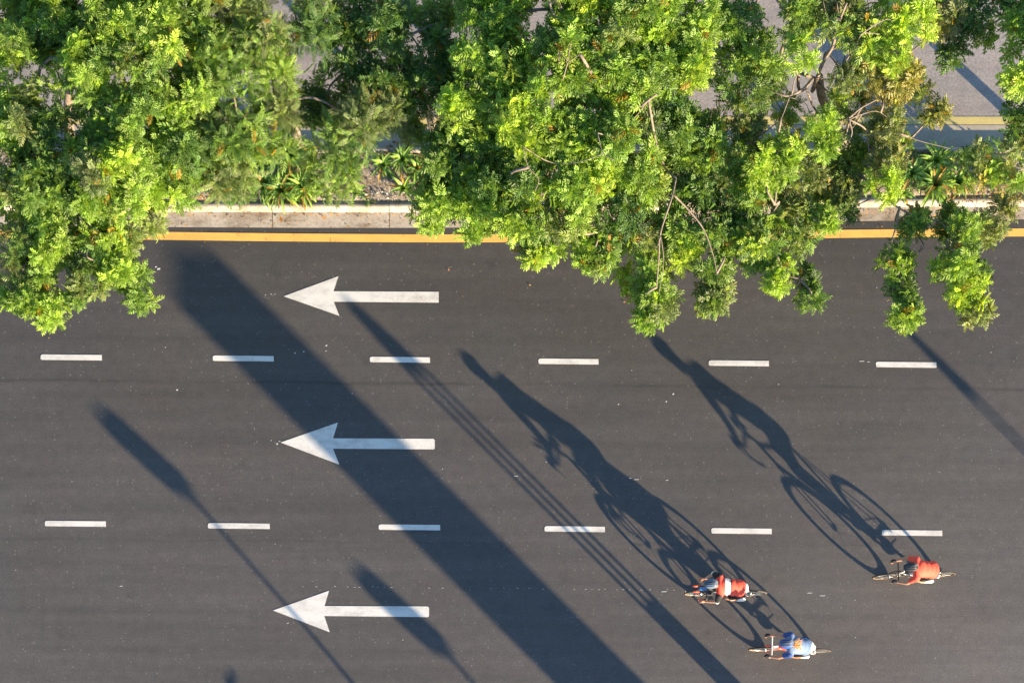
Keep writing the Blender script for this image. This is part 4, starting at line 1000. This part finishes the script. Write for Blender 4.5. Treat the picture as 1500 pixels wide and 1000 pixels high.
def mast(px, py, zt, label, n_vis, sp=.135, rt=.030, hr=1.0):
    tip = caster(px, py, zt); root = empty('road_sign_mast', (tip.x, tip.y, 0), label, 'sign mast', 'triple tube masts beyond the near side of the road')
    for k in (-1, 0, 1):
        o = Vector((.7071, .7071, 0)) * (sp * k); m = MB()
        m.tube([o, o + Vector((0, 0, zt - .42))], rt, 8); m.obj('tube', M['lamp_metal'], root, True)
    m = MB(); m.tube([(0, 0, zt - .44), (0, 0, zt - .3), (0, 0, zt)], [.17 * hr, .155 * hr, .09 * hr], 12); m.obj('head_box', M['lamp_metal'], root, True)
    m = MB(); m.tube([(0, 0, 0), (0, 0, zt - n_vis)], [.20, .17], 12); m.obj('lower_post', M['lamp_metal'], root, True)
mast(510, 442, 3.3, 'slim triple tube mast casting the striped diagonal shadow left of the riders', 2.02)
mast(1325, 480, 3.2, 'slim triple tube mast casting the thin shadow at the right edge', 1.9, .085, .020, .68)
# palm tops south of the road: only the tips of their shadows reach the frame
def palm(px, py, z, n, label):
    tp = caster(px, py, z); root = empty('palm', (tp.x, tp.y, 0), label, 'palm', 'palms beyond the near side of the road')
    fo = Foliage(); k = n; an = np.arange(k) * 2.4; X = np.stack([np.cos(an) * .9, np.sin(an) * .9, RNG.uniform(.1, 1.2, k)], 1); Z = np.tile([0, 0, 1.0], (k, 1)) - X * .3
    t = [make_leaf_template(.8, 14, .22, .028, .5, .1, 45)]
    fo.leaves(t, np.tile([0, 0, z - .7], (k, 1)), X, Z, RNG.uniform(.7, 1.1, k), np.tile([.06, .12, .03], (k, 1)))
    fo.obj('fronds', M['leaf'], root); m = MB(); m.tube([(0, 0, 0), (.05, 0, z * .5), (0, 0, z - .7)], [.10, .07, .06], 8); m.obj('trunk', M['bark'], root, True)
for i, (px, py) in enumerate([(-35, 972), (95, 968), (235, 980)]):
    palm(px, py - 22, 1.5 + .1 * i, 12, ['young palm whose leaf tip shadow touches the bottom left corner', 'young palm whose spiky shadow stands highest at bottom left', 'young palm whose small shadow touches the bottom between both lamps'][i])

# ------------------------------------------------------------------ light, camera
w = bpy.data.worlds.new('World'); S.world = w; w.use_nodes = True; nt = w.node_tree
for n in list(nt.nodes): nt.nodes.remove(n)
sky = nt.nodes.new('ShaderNodeTexSky'); sky.sky_type = 'NISHITA'; sky.sun_disc = False
sky.sun_elevation = SUN_EL; sky.sun_rotation = math.radians(135); sky.air_density = 1.0; sky.dust_density = 0.3; sky.ozone_density = 2.5
bg = nt.nodes.new('ShaderNodeBackground'); bg.inputs['Strength'].default_value = 0.09
ow = nt.nodes.new('ShaderNodeOutputWorld'); nt.links.new(sky.outputs[0], bg.inputs[0]); nt.links.new(bg.outputs[0], ow.inputs[0])
sl = bpy.data.lights.new('sun', 'SUN'); sl.energy = 4.8; sl.angle = math.radians(0.55); sl.color = (1.0, 0.77, 0.50)
so = bpy.data.objects.new('sun', sl); COL.objects.link(so)
d = Vector((-math.cos(SUN_EL) * .7071, math.cos(SUN_EL) * .7071, -math.sin(SUN_EL)))
so.rotation_euler = d.to_track_quat('-Z', 'Y').to_euler(); so.location = (20, -20, 12)

cam = bpy.data.cameras.new('camera'); co = bpy.data.objects.new('camera', cam); COL.objects.link(co)
co.location = (0, 0, H); co.rotation_euler = (0, 0, 0)
cam.sensor_width = 36; cam.sensor_fit = 'HORIZONTAL'; cam.lens = H * PPM / 1500 * 36
cam.shift_y = (NY - 500) / 1500; cam.clip_end = 2000; cam.clip_start = .1
S.camera = co
S.view_settings.view_transform = 'Standard'; S.view_settings.look = 'None'; S.view_settings.gamma = 1; S.view_settings.exposure = 1.95
S.cycles.max_bounces = 8; S.cycles.transmission_bounces = 4
